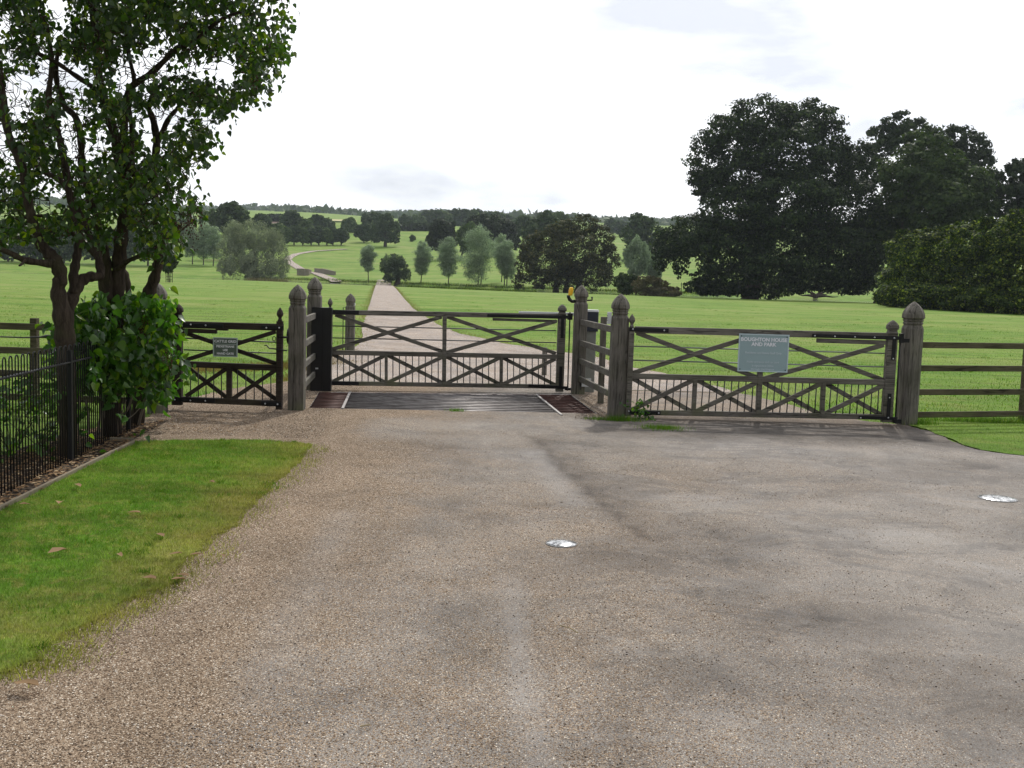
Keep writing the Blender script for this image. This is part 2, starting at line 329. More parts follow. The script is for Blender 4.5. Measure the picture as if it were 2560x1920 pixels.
# worn dry verge beside the drive
def strip(name,pts,w,mat,off,kind='structure'):
    P=[cast(*p,60) if not isinstance(p,Vector) else p for p in pts]; Q=[]
    for a,b in zip(P[:-1],P[1:]):
        k=max(2,int((b-a).length/3)); Q+=[a.lerp(b,j/k) for j in range(k)]
    Q.append(P[-1]); V=[];Fc=[]
    for i,p in enumerate(Q):
        t=(Q[min(i+1,len(Q)-1)]-Q[max(i-1,0)]); t.z=0; t.normalize(); nn=Vector((-t.y,t.x,0))*w/2
        for s_ in(1,0,-1): q=p+nn*s_; V.append((q.x,q.y,max(h1(q.x,q.y),h1(p.x,p.y))+off))
        if i: k=i*3; Fc+=[(k-3,k-2,k+1,k),(k-2,k-1,k+2,k+1)]
    mb=MB(); mb.add(V,[f[::-1] for f in Fc]); return tag(mb.build(name,mat),kind=kind)
BR=cast(790,689,100)
strip('lane',[(842,706),(815,694),(790,684),(762,680),(748,672),(726,658),(718,650),(726,643),(742,636),(782,629),(830,626),(868,624)],2.5,ROAD,.14)
# distant farmland
STUB=plain('stubble',(.42,.37,.21),.9,.1,0,.15,.05); PLOUGH=plain('ploughed_soil',(.13,.095,.075),.95,.05,0,.2,.1); FARG=plain('far_meadow',(.16,.18,.075),.95,.05,0,.2,.02)
def fieldpatch(name,poly,mat):
    P=[(cast(px,py,300).x,cast(px,py,300).y) for px,py in poly]
    sheet(name,P,.9,mat,step=14,zf=H)
fieldpatch('stubble_field',[(655,551.5),(722,550.5),(716,543.5),(660,544)],STUB)
fieldpatch('stubble_field',[(812,555.5),(892,557.5),(890,554.6),(814,552.2)],STUB)
fieldpatch('ploughed_field',[(655,570),(730,572),(725,557),(655,556)],PLOUGH)
# river
WAT=M('river_water',.06,.5); WAT.col((.05,.06,.05)); WAT.bump(WAT.noise(.8,3,.5,WAT.coord((1,3,1))),.15,.05)
xs=np.linspace(-140,150,60); sh=np.clip(-xs*.85,0,42); V=np.r_[np.c_[xs,172+sh,np.full(60,-.53)],np.c_[xs,202+sh,np.full(60,-.53)]]
i=np.arange(59); tag(np_mesh('river',V,np.c_[i,i+1,i+61,i+60],WAT.m),kind='structure')
# ------------------------------------------------------------------ blades
G_LUSH=leafmat('lush_grass',(.05,.13,.015),(.10,.2,.02),(.2,.2,.05),.4)
def blades(name,P,hr,w,mat,zf,lean=.5,parent=None,label=None,kind='stuff'):
    n=len(P); a=RNG.uniform(0,2*np.pi,n); hh=RNG.uniform(*hr,n); l=RNG.uniform(0,lean,n)*hh; b=RNG.uniform(0,2*np.pi,n)
    z=zf(P[:,0],P[:,1]); dx,dy=np.cos(a)*w/2,np.sin(a)*w/2
    V=np.empty((n,3,3)); V[:,0]=np.c_[P[:,0]-dx,P[:,1]-dy,z]; V[:,1]=np.c_[P[:,0]+dx,P[:,1]+dy,z]; V[:,2]=np.c_[P[:,0]+np.cos(b)*l,P[:,1]+np.sin(b)*l,z+hh]
    o=np_mesh(name,V.reshape(-1,3),np.arange(3*n).reshape(-1,3),mat,parent)
    if kind: o['kind']=kind
    if label: o['label']=label
    return o
def scat(poly,n):
    A=np.array(poly); lo,hi=A.min(0),A.max(0); out=np.empty((0,2))
    while len(out)<n:
        G=RNG.uniform(lo,hi,(n*2,2)); out=np.r_[out,G[inpoly(G,poly)]]
    return out[:n]
Z0=lambda x,y:np.full(len(x),.012)
lawnv=jag(lawnBack+[(p[0]-.05,p[1]) for p in lawnR[:-1]]+[(-3.42,4.0)]+bedEdge[:4][::-1],.05,.06)
tag(blades('lawn_grass',scat(lawnv,150000),(.012,.038),.0032,G_LBLADE,Z0,1.2),'short mown grass of the lawn beside the iron railing','grass')
edge=np.array([np.array(a)+(np.array(b)-np.array(a))*t for a,b in zip(lawnR[:10],lawnR[1:11]) for t in np.linspace(0,1,500)])
edge=np.r_[edge,edge[::2]]; nzz=np.array([noise.noise(Vector((a_*3,b_*3,9))) for a_,b_ in edge]); edge=edge+np.c_[-.02+.16*nzz+RNG.normal(0,.085,len(edge)),RNG.normal(0,.05,len(edge))]; tag(blades('worn_edge_grass',edge,(.01,.035),.004,G_LBLADE,Z0,1.1),'straggling dry grass along the gravel edge of the lawn','grass')
rlp=rl+[w2(2275,1050),(5.4,14.4),(9,14.4),(9,10.0)]
def wedge(n,y0,y1):
    y=y0+(y1-y0)*RNG.uniform(0,1,n)**1.5; x=RNG.uniform(-.53,.54,n)*y; return np.c_[x,y]
G=wedge(150000,12.4,60); dpoly=drv; G=G[~inpoly(G,fore)&~inpoly(G,drv)]; 
tag(blades('field_grass',G,(.012,.038),.008,G_BLADE,lambda x,y:H(x,y),.8),'short grazed grass of the park beyond the gates','grass')
tc_=wedge(900,14,150); tc_=tc_[~inpoly(tc_,fore)&~inpoly(tc_,drv)]; tp=np.repeat(tc_,26,0); sz_=np.repeat(RNG.uniform(.05,.28,len(tc_)),26); tp=tp+RNG.normal(0,1,tp.shape)*sz_[:,None]*np.array([1.6,.7])
tag(blades('pasture_tussocks',tp,(.02,.075),.014,G_LUSH,lambda x,y:H(x,y),.9),'darker tussocks and weeds dotted over the grazed park','grass')
def along(pts,n,sd):
    out=[]; A=[np.array(p) for p in pts]; Ls=[np.linalg.norm(b-a) for a,b in zip(A[:-1],A[1:])]; tot=sum(Ls)
    for a,b,l in zip(A[:-1],A[1:],Ls): m_=int(n*l/tot); out.append(a+(b-a)*RNG.uniform(0,1,(m_,1))+RNG.normal(0,sd,(m_,2)))
    return np.concatenate(out)
STB=leafmat('straw_blade',(.16,.14,.04),(.28,.22,.08),(.2,.12,.05),.3,.8,(1,1,.7))
tag(blades('dry_verge',np.r_[along(dl[3:],14000,.22),along(dr[2:],16000,.22),along(dl[:4],4000,.12),along([w2(400,925),w2(560,922),w2(730,915),w2(850,905)],9000,.35)],(.02,.06),.012,STB,lambda x,y:H(x,y),.9),'dry straw coloured grass along the edges of the park drive','grass')
tag(blades('verge_grass',scat(jag(rlp,.04,.06),30000),(.02,.05),.004,G_BLADE,lambda x,y:np.zeros(len(x)),.7),'bright green grass verge in front of the right rail fence','grass')
wc=scat(lawnv,70); wp=np.repeat(wc,45,0)+RNG.normal(0,1,(70*45,2))*np.repeat(RNG.uniform(.015,.06,70),45)[:,None]
tag(blades('lawn_weeds',wp,(.012,.04),.009,G_LUSH,Z0,1.2),'darker clover and weed clumps in the lawn','weeds')
sheet('verge',jag(rlp,.04,.06),.018,G_FIELD,step=.3)
def tuft(px,py,rx,ry,n,hr,label,w=.005):
    c=at(px,py); P=np.c_[RNG.normal(c.x,rx,n),RNG.normal(c.y,ry,n)]
    o=blades('grass_tuft',P,hr,w,G_LUSH,Z0,.8,kind='stuff'); return tag(o,label,'grass tuft')
tuft(1655,1074,.13,.10,900,(.02,.06),'bright grass patch growing in the tarmac before the right gate')
tuft(1552,1054,.13,.05,700,(.03,.09),'green grass tuft at the foot of the front right post')
tuft(1500,1051,.10,.05,250,(.02,.05),'low grass fringe left of the front right post')
tuft(1830,1043,.30,.04,700,(.02,.05),'thin grass strip under the right gate')
tuft(1140,1030,.06,.03,160,(.02,.06),'small weed in the near edge of the cattle grid')
tuft(2290,1062,.12,.08,700,(.04,.12),'rank grass at the foot of the far right post')
tuft(2460,1058,.5,.06,1500,(.04,.14),'rough grass under the lowest rail of the right fence')
# loose stones
STN=M('loose_stone',.85,.2); STN.col(STN.ramp(STN.isl(),[(0,(.05,.036,.027)),(.35,(.16,.115,.08)),(.75,(.27,.21,.15)),(.93,(.45,.38,.30)),(1,(.8,.75,.68))])); STN=STN.m
def stones(name,P,r0,r1,label,z=.012):
    n=len(P); s=r0+(r1-r0)*RNG.uniform(0,1,n)**3
    oc=np.array([(1,0,0),(-1,0,0),(0,1,0),(0,-1,0),(0,0,.7),(0,0,-.7)],float); ff=np.array([(0,2,4),(2,1,4),(1,3,4),(3,0,4),(2,0,5),(1,2,5),(3,1,5),(0,3,5)])
    V=oc[None]*s[:,None,None]*RNG.uniform(.7,1.3,(n,6,1)); a=RNG.uniform(0,6.28,n); c,s_=np.cos(a)[:,None],np.sin(a)[:,None]
    X=V[...,0]*c-V[...,1]*s_+P[:,0:1]; Yy=V[...,0]*s_+V[...,1]*c+P[:,1:2]; V=np.stack([X,Yy,V[...,2]+z+s[:,None]*.25],-1)
    tag(np_mesh(name,V.reshape(-1,3),(ff[None]+6*np.arange(n)[:,None,None]).reshape(-1,3),STN),label,'gravel',kind='stuff')
n=110000; y=3.5+RNG.uniform(0,1,n)**1.3*8.5; x=RNG.uniform(-2.3,5.8,n); b=f_brown(x,y)+.13
nz=np.array([noise.noise(Vector((a_*1.4,b_*1.4,3))) for a_,b_ in zip(x,y)]); k=RNG.uniform(0,1,n)<np.clip(b+nz*.5,0,1)
stones('loose_gravel',np.c_[x,y][k],.0018,.0055,'loose brown and pale gravel chips strewn over the forecourt')
P=scat([(-4.1,10.9),(-2.0,10.9),(-2.25,13.3),(-2.3,16.4),(-3.6,16.4),(-4.2,13)],16000); P=P[~inpoly(P,PIT)]; stones('loose_gravel',P,.003,.008,'loose gravel on the path before the hand gate')
P=scat([(.8,13.1),(1.6,13.2),(1.6,16),(1.05,16.2)],5000); P=P[~inpoly(P,PIT)]; stones('loose_gravel',P,.003,.008,'loose gravel beside the right end of the cattle grid')
# leaf bed, timber edging, dead leaves
bed=bedEdge[:4]+[(-3.45,-5),(-4.6,-5),(-4.6,10.9),(-3.9,11.9),w2(330,1104)]
sheet('leaf_bed',bed,.016,SOIL)
DEAD=leafmat('dead_leaf',(.16,.09,.045),(.30,.20,.11),(.46,.36,.23),.2,.7,(1,.9,.7))
def flat_leaves(name,P,s0,s1,mat,label,z=.03,kind='stuff'):
    n=len(P); s=RNG.uniform(s0,s1,n); a=RNG.uniform(0,6.28,n); L=np.array([(0,-.9,0),(-.45,-.2,.25),(-.3,.5,.2),(0,1,.05),(.3,.5,.25),(.45,-.2,.15)],float)
    V=L[None]*s[:,None,None]*RNG.uniform(.7,1.3,(n,6,1)); c,s_=np.cos(a)[:,None],np.sin(a)[:,None]
    X=V[...,0]*c-V[...,1]*s_+P[:,0:1]; Y_=V[...,0]*s_+V[...,1]*c+P[:,1:2]; V=np.stack([X,Y_,V[...,2]+z],-1)
    return tag(np_mesh(name,V.reshape(-1,3),(np.array([(0,1,2,3),(0,3,4,5)])[None]+6*np.arange(n)[:,None,None]).reshape(-1,4),mat),label,'leaves',kind=kind)
flat_leaves('leaf_litter',scat(bed[:4]+[(-3.5,4.5),(-4.5,4.5),(-4.5,10.9),(-3.9,11.9),w2(330,1104)],3200),.012,.035,DEAD,'brown leaf litter in the bed along the iron railing')
flat_leaves('leaf_litter',scat([(-4.0,11.0),(-2.7,11.0),(-2.9,12.3),(-4.0,12.4)],260),.01,.022,DEAD,'fallen leaves on the gravel under the lilac')
for px,py in ((195,1215),(340,1283),(400,1340),(528,1206),(440,1386),(450,1450),(455,1440),(492,1388),(375,1448),(65,1713),(150,1258),(60,1262),(145,1380),(300,1390),(556,1391)):
    p=at(px,py,.045); o=flat_leaves('fallen_leaf',np.array([[p.x,p.y]]),.04,.07,DEAD,'dry brown leaf lying on the lawn',.05,None); o['category']='leaf'; o['group']='dry leaves scattered on the lawn'
for pts,lab in (([(135,1612),(180,1601),(245,1608),(235,1622)],'long pale straw stalk at the lawn edge'),([(285,1577),(305,1555)],'short pale straw stalk on the gravel'),([(1400,1563),(1425,1570),(1445,1582)],'thin curved dark twig on the drive'),([(900,1816),(925,1811)],'short pale twig at the bottom of the drive')):
    tag(MB().tube([at(*p,.03) for p in pts],.0025,5).build('stalk',STRAW),lab,'twig')
EDGE=plain('edging_board',(.2,.17,.125),.9,.1)
e=thing('lawn_edging','thin timber edging board between the lawn and the leaf bed','edging')
for a,b in zip(bedEdge[:3],bedEdge[1:4]): MB().beam((a[0]-.012,a[1],.0),(b[0]-.012,b[1],.0),.10,.022).build('board',EDGE,e)
a=w2(274,1106); b=w2(335,1107); MB().beam((a[0],a[1],.0),(b[0],b[1],.0),.1,.025).build('board',EDGE,e)
# round ground covers
for (px,py),r,lab in (((1403,1364),.105,'small round metal cover set in the middle of the drive, nearest the camera'),((2494,1250),.16,'larger round metal cover set in the tarmac at the right edge')):
    c=at(px,py); t=thing('ground_cover',lab,'ground cover',(c.x,c.y,.013))
    mb=MB(); ns=28
    def ring(r_,z_): return [(r_*math.cos(2*math.pi*k/ns),r_*math.sin(2*math.pi*k/ns),z_) for k in range(ns)]
    def lathe(prof,closed=True):
        V=[];Fc=[]
        for i,(r_,z_) in enumerate(prof):
            V+=ring(r_,z_)
            if i: Fc+=[((i-1)*ns+k,(i-1)*ns+(k+1)%ns,i*ns+(k+1)%ns,i*ns+k) for k in range(ns)]
        if closed: Fc.append(tuple(range((len(prof)-1)*ns,len(prof)*ns)))
        return V,Fc
    mb.add(*lathe([(r,0),(r,.003),(r*.95,.005),(r*.95,.001),(r*.90,.0005)],False)); mb.build('rim',plain('scuffed_rim',(.16,.155,.15),.7,.3),t,True)
    mb=MB(); mb.add(*lathe([(r*.93,0),(r*.90,.006),(r*.6,.0095),(r*.3,.011),(.004,.0115)])); 
    MT=M('worn_steel_cover',.22,.6,.9); nn=MT.noise(30,5,.7); MT.col(MT.ramp(nn,[(.42,(.10,.10,.10)),(.48,(.3,.31,.32)),(.58,(.68,.68,.68))])); MT.bump(nn,.5,.004); mb.build('lid',MT.m,t,True)
# ------------------------------------------------------------------ cattle grid
def build_grid():
    o3=Vector((*GN[0],0)); ang=math.atan2(gdir.y,gdir.x); Ri=Matrix.Rotation(-ang,3,'Z')
    t=thing('cattle_grid','steel cattle grid of round bars across the drive with rusty ends','cattle grid',o3,ang)
    loc=lambda p:Ri@(Vector((p[0],p[1],0))-o3)
    c=[loc(p) for p in PIT]
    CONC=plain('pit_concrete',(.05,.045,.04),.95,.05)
    mb=MB(); z0=-.5; V=[(p.x,p.y,.011) for p in c]+[(p.x,p.y,z0) for p in c]
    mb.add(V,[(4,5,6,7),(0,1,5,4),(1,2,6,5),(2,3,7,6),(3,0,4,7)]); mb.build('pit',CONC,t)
    ST=M('worn_steel_bar',.5,.5,.6); nn=ST.noise(14,6,.7,ST.coord((.25,6,1))); ST.col(ST.ramp(nn,[(.3,(.055,.045,.042)),(.5,(.17,.155,.15)),(.75,(.36,.345,.34))]))
    RU=M('rusty_steel_bar',.6,.4,.35); n2=RU.noise(16,6,.7,RU.coord((.4,6,1))); RU.col(RU.ramp(n2,[(.3,(.035,.016,.013)),(.6,(.10,.045,.035)),(.8,(.18,.11,.09))]))
    jn=[loc(w2(856,1025)),loc(w2(1404,1041))]; jf=[loc(w2(875,983)),loc(w2(1342,990))]
    N=12; RB=.014
    for k in range(N):
        q=(k+.5)/N; A=c[0].lerp(c[3],q); B=c[1].lerp(c[2],q); J1=jn[0].lerp(jf[0],q); J2=jn[1].lerp(jf[1],q)
        y=A.y*(1-.0)+0; 
        def P(p): return Vector((p.x,p.y,-.004))
        J1=A.lerp(B,(J1.x-A.x)/(B.x-A.x)); J2=A.lerp(B,(J2.x-A.x)/(B.x-A.x))
        MB().tube([P(A),P(J1)],RB,8).build('rusty_bar',RU.m,t,True)
        MB().tube([P(J1),P(J2)],RB+.001,8).build('bar',ST.m,t,True)
        MB().tube([P(J2),P(B)],RB,8).build('rusty_bar',RU.m,t,True)
    PB=plain('pale_joint_strip',(.26,.24,.23),.6,.3,.2)
    for a,b in zip(jn,jf): MB().beam((a.x,a.y,.016),(b.x,b.y,.016),.02,.035).build('joint_strip',PB,t)
    for a,b,n_ in ((c[0],c[1],'near'),(c[3],c[2],'far')):
        MB().beam((a.x,a.y,-.03),(b.x,b.y,-.03),.08,.02).build('edge_channel',ST.m if n_=='near' else RU.m,t)
build_grid()
# ------------------------------------------------------------------ posts
def post(base,H_,hw,label,group='square oak gateposts with pointed caps',chr_=.10,mat=None,name='gate_post',z0=-.02,lean=0,cap=True):
    mat=mat or W_V
    t=thing(name,label,'gate post',(base[0],base[1],0),0.06+random.uniform(-.03,.03),group)
    s=hw/.1; mb=MB(); T=H_-.30*s
    mb.rings((0,0,0),[(z0,hw,chr_),(T-.001,hw,chr_),(T+.035*s,hw*.84,.25)]); mb.build('shaft',mat,t)
    mb=MB(); pr=[(T+.035*s,.083,.35),(T+.05*s,.083,.4),(T+.055*s,.092,.4),(T+.068*s,.092,.4),(T+.073*s,.085,.4),(T+.083*s,.085,.4),(T+.088*s,.094,.4),(T+.1*s,.094,.4),(T+.105*s,.087,.4),(T+.117*s,.104,.45),(T+.125*s,.108,.5),(T+.16*s,.106,.5),(T+.195*s,.094,.5),(T+.23*s,.074,.5),(T+.262*s,.048,.5),(T+.285*s,.022,.5),(T+.30*s,.004,.5)]
    mb.rings((0,0,0),[(z,r*s,c) for z,r,c in pr]); mb.build('cap',mat,t)
    return t
def pxh(bx,by,ty): # height from pixel base & tip
    p=at(bx,by); q=pY(bx,ty,p.y); return p,q.z
P1,h=pxh(741.5,1026,711); post(P1,h,.098,'weathered grey post between the hand gate and the cattle grid')
P4,h=pxh(1540,1042,733.5); post(P4,h,.105,'weathered grey post with small grey box at the near right corner of the cattle grid')
P5,h=pxh(2265,1062,753); post(P5,h,.118,'broad greenish post with chamfered corners at the hinge end of the right gate',chr_=.42)
P3,h=pxh(1444,986,712); post(P3,h,.098,'cracked grey post carrying the yellow beacon at the hinge of the middle gate')
P2,h=pxh(784,976,692); post(P2,h,.098,'grey post rising behind the black latch cabinet of the middle gate')
P0=at(394,1033); post(P0,1.57,.10,'post half hidden behind the lilac leaves at the hinge of the hand gate')
P6,h=pxh(874.5,879,733.5); post(P6,h,.10,'distant square post standing left of the drive behind the middle gate')
# iron stop frame by far post
t=thing('stop_frame','thin black iron stop rod beside the distant gatepost','gate stop',(P6.x-.16,P6.y,0)); MB().tube([(0,0,0),(0,0,.98),(.08,0,.99)],.01,6).build('rod',ROD,t)
MB().box((.25,-.02,1.06),(.04,.05,.05)).build('reflector',WHITEP,t)
# small bollard behind
p=at(1360,940); t=thing('bollard','short wooden stop post on the gravel behind the middle gate','bollard',(p.x,p.y,0)); MB().rings((0,0,0),[(-.02,.045,.1),(.5,.045,.1),(.52,.035,.2)]).build('shaft',W_V,t)
# ------------------------------------------------------------------ gates
class Plane:
    def __init__(s,A,B):
        s.O=Vector((A.x,A.y,0)); d=Vector((B.x-A.x,B.y-A.y,0)); s.L=d.length; s.U=d.normalized(); s.ang=math.atan2(d.y,d.x); s.n=Vector((s.U.y,-s.U.x,0))
    def uv(s,px,py,off=0):
        d=ray(px,py); o=Vector((0,0,EYE)); t=(s.O+s.n*off-o).dot(s.n)/d.dot(s.n); q=o+d*t; return Vector(((q-s.O).dot(s.U),0,q.z))
def sh(p,y): return Vector((p.x,y,p.z))
FIN=[(0,.020,.3),(.01,.026,.3),(.02,.020,.4),(.035,.016,.5),(.05,.022,.5),(.07,.034,.5),(.09,.036,.5),(.12,.028,.5),(.145,.012,.5),(.16,.003,.5)]
def finial(mb_c,parent,mat,s=1.0,hw=None):
    pr=[(z*s,r*s,c) for z,r,c in FIN]; return MB().rings(mb_c,pr).build('finial',mat,parent)
def bolts(P,parent,y):
    for p in P: MB().tube([(p.x,y,p.z),(p.x,y-.012,p.z)],[.011,.008],8).build('bolt',BOLT,parent,True)
def gate(t,pl,d,mat,rodmat):
    """d: dict of pixel coordinates"""
    uv=pl.uv
    def bar(name,a,b,w,th,y=0,m=mat,par=t): return MB().beam(sh(uv(*a),y),sh(uv(*b),y),w,th).build(name,m,par)
    bar('top_rail',*d['top'],d['tw'],.07); bar('middle_rail',*d['mid'],d['mw'],.068); bar('bottom_rail',*d['bot'],d['bw'],.066)
    for nm,(a,b,w,fs) in (('latch_stile',d['latch']),('hinge_stile',d['hinge'])):
        A,B=uv(*a),uv(*b); B.x=A.x=(A.x+B.x)/2; st=MB().beam(A,B,w,.085,.006).build(nm,mat,t)
        if fs>2: # big domed finial
            s_=w/.2*1.0; pr=[(0,.095,.2),(.03,.078,.3),(.06,.078,.4),(.07,.10,.4),(.10,.106,.45),(.14,.10,.5),(.18,.07,.5),(.21,.035,.5),(.225,.005,.5)]
            MB().rings((B.x,0,B.z),[(z*s_*1.15,r*s_*1.05,c) for z,r,c in pr]).build('finial',mat,st)
        else: finial((B.x,0,B.z),st,mat,fs)
    for k,(a,b) in enumerate(d['braces']): bar('brace',a,b,d['xw'],.030,(-.0165 if k%2 else .0165))
    for a,b,w in d['ups']: bar('upright',a,b,w,.075)
    for (a,b,n_) in d['rodrows']:    # rods between mid and bottom rails
        A0,A1=uv(*a[0]),uv(*a[1]); B0,B1=uv(*b[0]),uv(*b[1])
        for k in range(n_):
            q=(k+1)/(n_+1); top=A0.lerp(A1,q); bot=B0.lerp(B1,q); MB().tube([sh(top,0),sh(bot,0)],.0075,6).build('rod',ROD,t,True)
    for a,b in d['hrods']: MB().tube([sh(uv(*a),.04),sh(uv(*b),.04)],.009,6).build('wire_rail',rodmat,t,True)
# middle gate
A=at(827,977); B=at(1399,984); pl=Plane(A,B)
t=thing('field_gate','wide grey timber gate closed behind the cattle grid','gate',(A.x,A.y,0),pl.ang,'cross braced timber gates')
xm=[828,966,1111.5,1253,1392]
def mid_y(x): return 881+(x-828)*.0195
def bot_y(x): return 957.5+(x-828)*.0155
d=dict(top=((828,780.5),(1405,791)),tw=.072,mid=((828,881),(1392,892)),mw=.068,bot=((828,957.5),(1400,966.5)),bw=.062,xw=.056,
 latch=((824.6,970),(823.5,772),.06,1.0),hinge=((1398.4,979),(1405,785),.115,3),
 braces=[((838,787),(1107,879)),((830,873),(1104,792)),((1118,792),(1390,884)),((1116,881),(1390,803))]+sum([[((xm[i]+4,mid_y(xm[i])+5),(xm[i+1]-4,bot_y(xm[i+1])-4)),((xm[i]+4,bot_y(xm[i])-4),(xm[i+1]-4,mid_y(xm[i+1])+5))] for i in range(4)],[]),
 ups=[((1111.7,790),(1110,962),.056),((965.5,885),(965.5,958),.044),((1253.5,891),(1252.5,963),.044)],
 rodrows=[(((xm[i],mid_y(xm[i])),(xm[i+1],mid_y(xm[i+1]))),((xm[i],bot_y(xm[i])),(xm[i+1],bot_y(xm[i+1]))),8) for i in range(4)],
 hrods=[((829,815),(1392,827)),((829,845),(1392,857))])
gate(t,pl,d,W_H,ROD); uv=pl.uv
st=MB().beam(sh(uv(1217,788),-.045),sh(uv(1425,793),-.045),.045,.012).build('strap_hinge',IRON,t)
MB().beam(sh(uv(1232,798),0),sh(uv(1392,803),0),.04,.05).build('stepped_board',W_H,t)
for y0,y1 in ((797,845),(915,965)):
    x0=1405.5-(y0-785)*.036; MB().beam(sh(uv(x0,y0),-.049),sh(uv(x0-.036*(y1-y0),y1),-.049),.045,.010).build('stile_plate',IRON,t)
MB().beam(sh(uv(1320,963),-.042),sh(uv(1418,969),-.042),.045,.012).build('strap_hinge',IRON,t)
MB().beam(sh(uv(830,779),-.042),sh(uv(897,781),-.042),.06,.010).build('latch_strap',IRON,t)
MB().beam(sh(uv(830,957),-.040),sh(uv(897,958.5),-.040),.055,.010).build('latch_strap',IRON,t)
MB().tube([sh(uv(1424,780),-.03),sh(uv(1418,976),-.03)],.011,8).build('hinge_rod',IRON,t,True)
MB().box(sh(uv(1424,791),-.03),(.07,.06,.10)).build('hinge_block',IRON,t); MB().box(sh(uv(1418,972),-.03),(.09,.05,.04)).build('hinge_block',IRON,t)
# latch cabinet
A_=at(784,975); x0,x1=pY(787,780,15.45).x,pY(822,780,15.45).x
p=at(803,979); t=thing('latch_cabinet','tall black steel latch cabinet between the left posts of the middle gate','cabinet',(p.x,p.y,0),.05)
hC=pY(806,768.5,p.y).z; mb=MB().rings((0,0,0),[(.0,.5,.03),(hC,.5,.03)]); mb.v=[(v[0]*.295,v[1]*.12,v[2]) for v in mb.v]; mb.build('body',BLACKP,t)
MB().box((.02,-.063,hC*.5),(.008,.006,hC*.96)).build('seam',IRON,t); MB().box((-.06,-.066,hC*.28),(.04,.012,.02)).build('lock',BOLT,t)
# gate ram
p=pY(1350,783,16.45); q=pY(1434,786,16.45); t=thing('gate_ram','pale grey gate opener arm fixed behind the top rail of the middle gate','gate opener',(0,0,0))
MB().beam(pY(1297,781,16.4),pY(1395,783.5,16.4),.035,.05).build('arm',WHITEP,t); MB().beam(pY(1392,784,16.4),pY(1434,785.5,16.4),.045,.06).build('body',WHITEP,t)
# beacon, aerial, boxes on posts
t=thing('warning_beacon','yellow warning beacon on a black elbow bracket left of the cracked post','beacon',(P3.x-.14,P3.y,1.55)); o_=Vector((P3.x-.14,P3.y,1.55)); 
Q=lambda px,py:pY(px,py,P3.y)-o_
MB().tube([Q(1440,753),Q(1430,753.5),Q(1424,749),Q(1421,742),Q(1421,738)],[.026,.026,.028,.026,.03],10).build('bracket',BLACKP,t,True)
c=Q(1427,729); mb=MB().rings((0,0,0),[(-.06,.026,.4),(-.055,.032,.4),(.02,.034,.4),(.055,.028,.45),(.066,.014,.5)]); mb.v=[(v[0]+c.x+v[2]*.12,v[1]+c.y,v[2]+c.z) for v in mb.v]; mb.build('lens',YEL,t)
t=thing('aerial','small black aerial stub on the right of the cracked post','aerial',(P3.x+.12,P3.y,1.5)); o_=Vector((P3.x+.12,P3.y,1.5))
MB().tube([Q(1466,751),Q(1480,750.5),Q(1480,742)],[.012,.012,.018],8).build('stem',BLACKP,t,True)
p=pY(1477,850,P3.y+.35); t=thing('control_box','dark blue control box with white lid on a grey post behind the cracked post','control box',(p.x,p.y,0)); b0=Vector((p.x,p.y,0))
zt=pY(1477,779,p.y).z; zb=pY(1477,828,p.y).z
mb=MB().rings((0,0,0),[(zb,.10,.1),(zt,.10,.1)]).build('body',NAVY,t); MB().rings((0,0,0),[(zt,.105,.1),(zt+.03,.10,.15)]).build('lid',WHITEP,t)
MB().rings((.0,0,0),[(0,.075,.1),(zb-.002,.075,.1)]).build('pedestal',plain('grey_green_pedestal',(.2,.21,.19),.6,.3),t)
p=pY(1518.5,795,P4.y-.02); t=thing('keypad_box','small pale grey keypad box screwed to the left side of the front right post','keypad',(P4.x-.13,P4.y,p.z)); MB().box((-.008,0,0),(.05,.085,.15)).build('case',WHITEP,t); 
for k in range(4): MB().box((-.036,-.045,.03-k*.02),(.012,.006,.006)).build('louvre',BLACKP,t)
tag(MB().tube([(P3.x+.02,P3.y-.1,.5),(P3.x+.03,P3.y-.11,.35),(P3.x+.03,P3.y-.11,.08)],.006,6).build('cable',BLACKP),'black cable running down the cracked post','cable')
tag(MB().box((P3.x+.12,P3.y-.115,.2),(.14,.012,.13)).build('junction_plate',WHITEP),'small white junction plate low on the cracked post','plate')
# side rails
def side(A,B,label,mid=None):
    t=thing('side_fence',label,'fence',(A.x,A.y,0),0,'four rail wing fences beside the cattle grid')
    D=Vector((B.x-A.x,B.y-A.y,0)); dn=D.normalized()
    for z in (1.115,.80,.525,.255):
        MB().beam(dn*.06+Vector((0,0,z)),D-dn*.06+Vector((0,0,z)),.085,.04).build('rail',W_H,t)
    if mid: MB().rings((mid[0]-A.x,mid[1]-A.y,0),[(-.02,.042,.06),(mid[2],.042,.06)]).build('post',W_V,t)
    return t
P4l=Vector((P4.x+.0,P4.y,0)); m_=at(1495.8,1010); mh=pY(1500,792,m_.y).z
side(P4,P3,'four rail wing fence joining the two right posts',(m_.x+.03,m_.y,mh))
side(Vector((P1.x+.02,P1.y,0)),Vector((P2.x+.02,P2.y,0)),'four rail wing fence joining the two left posts',None)
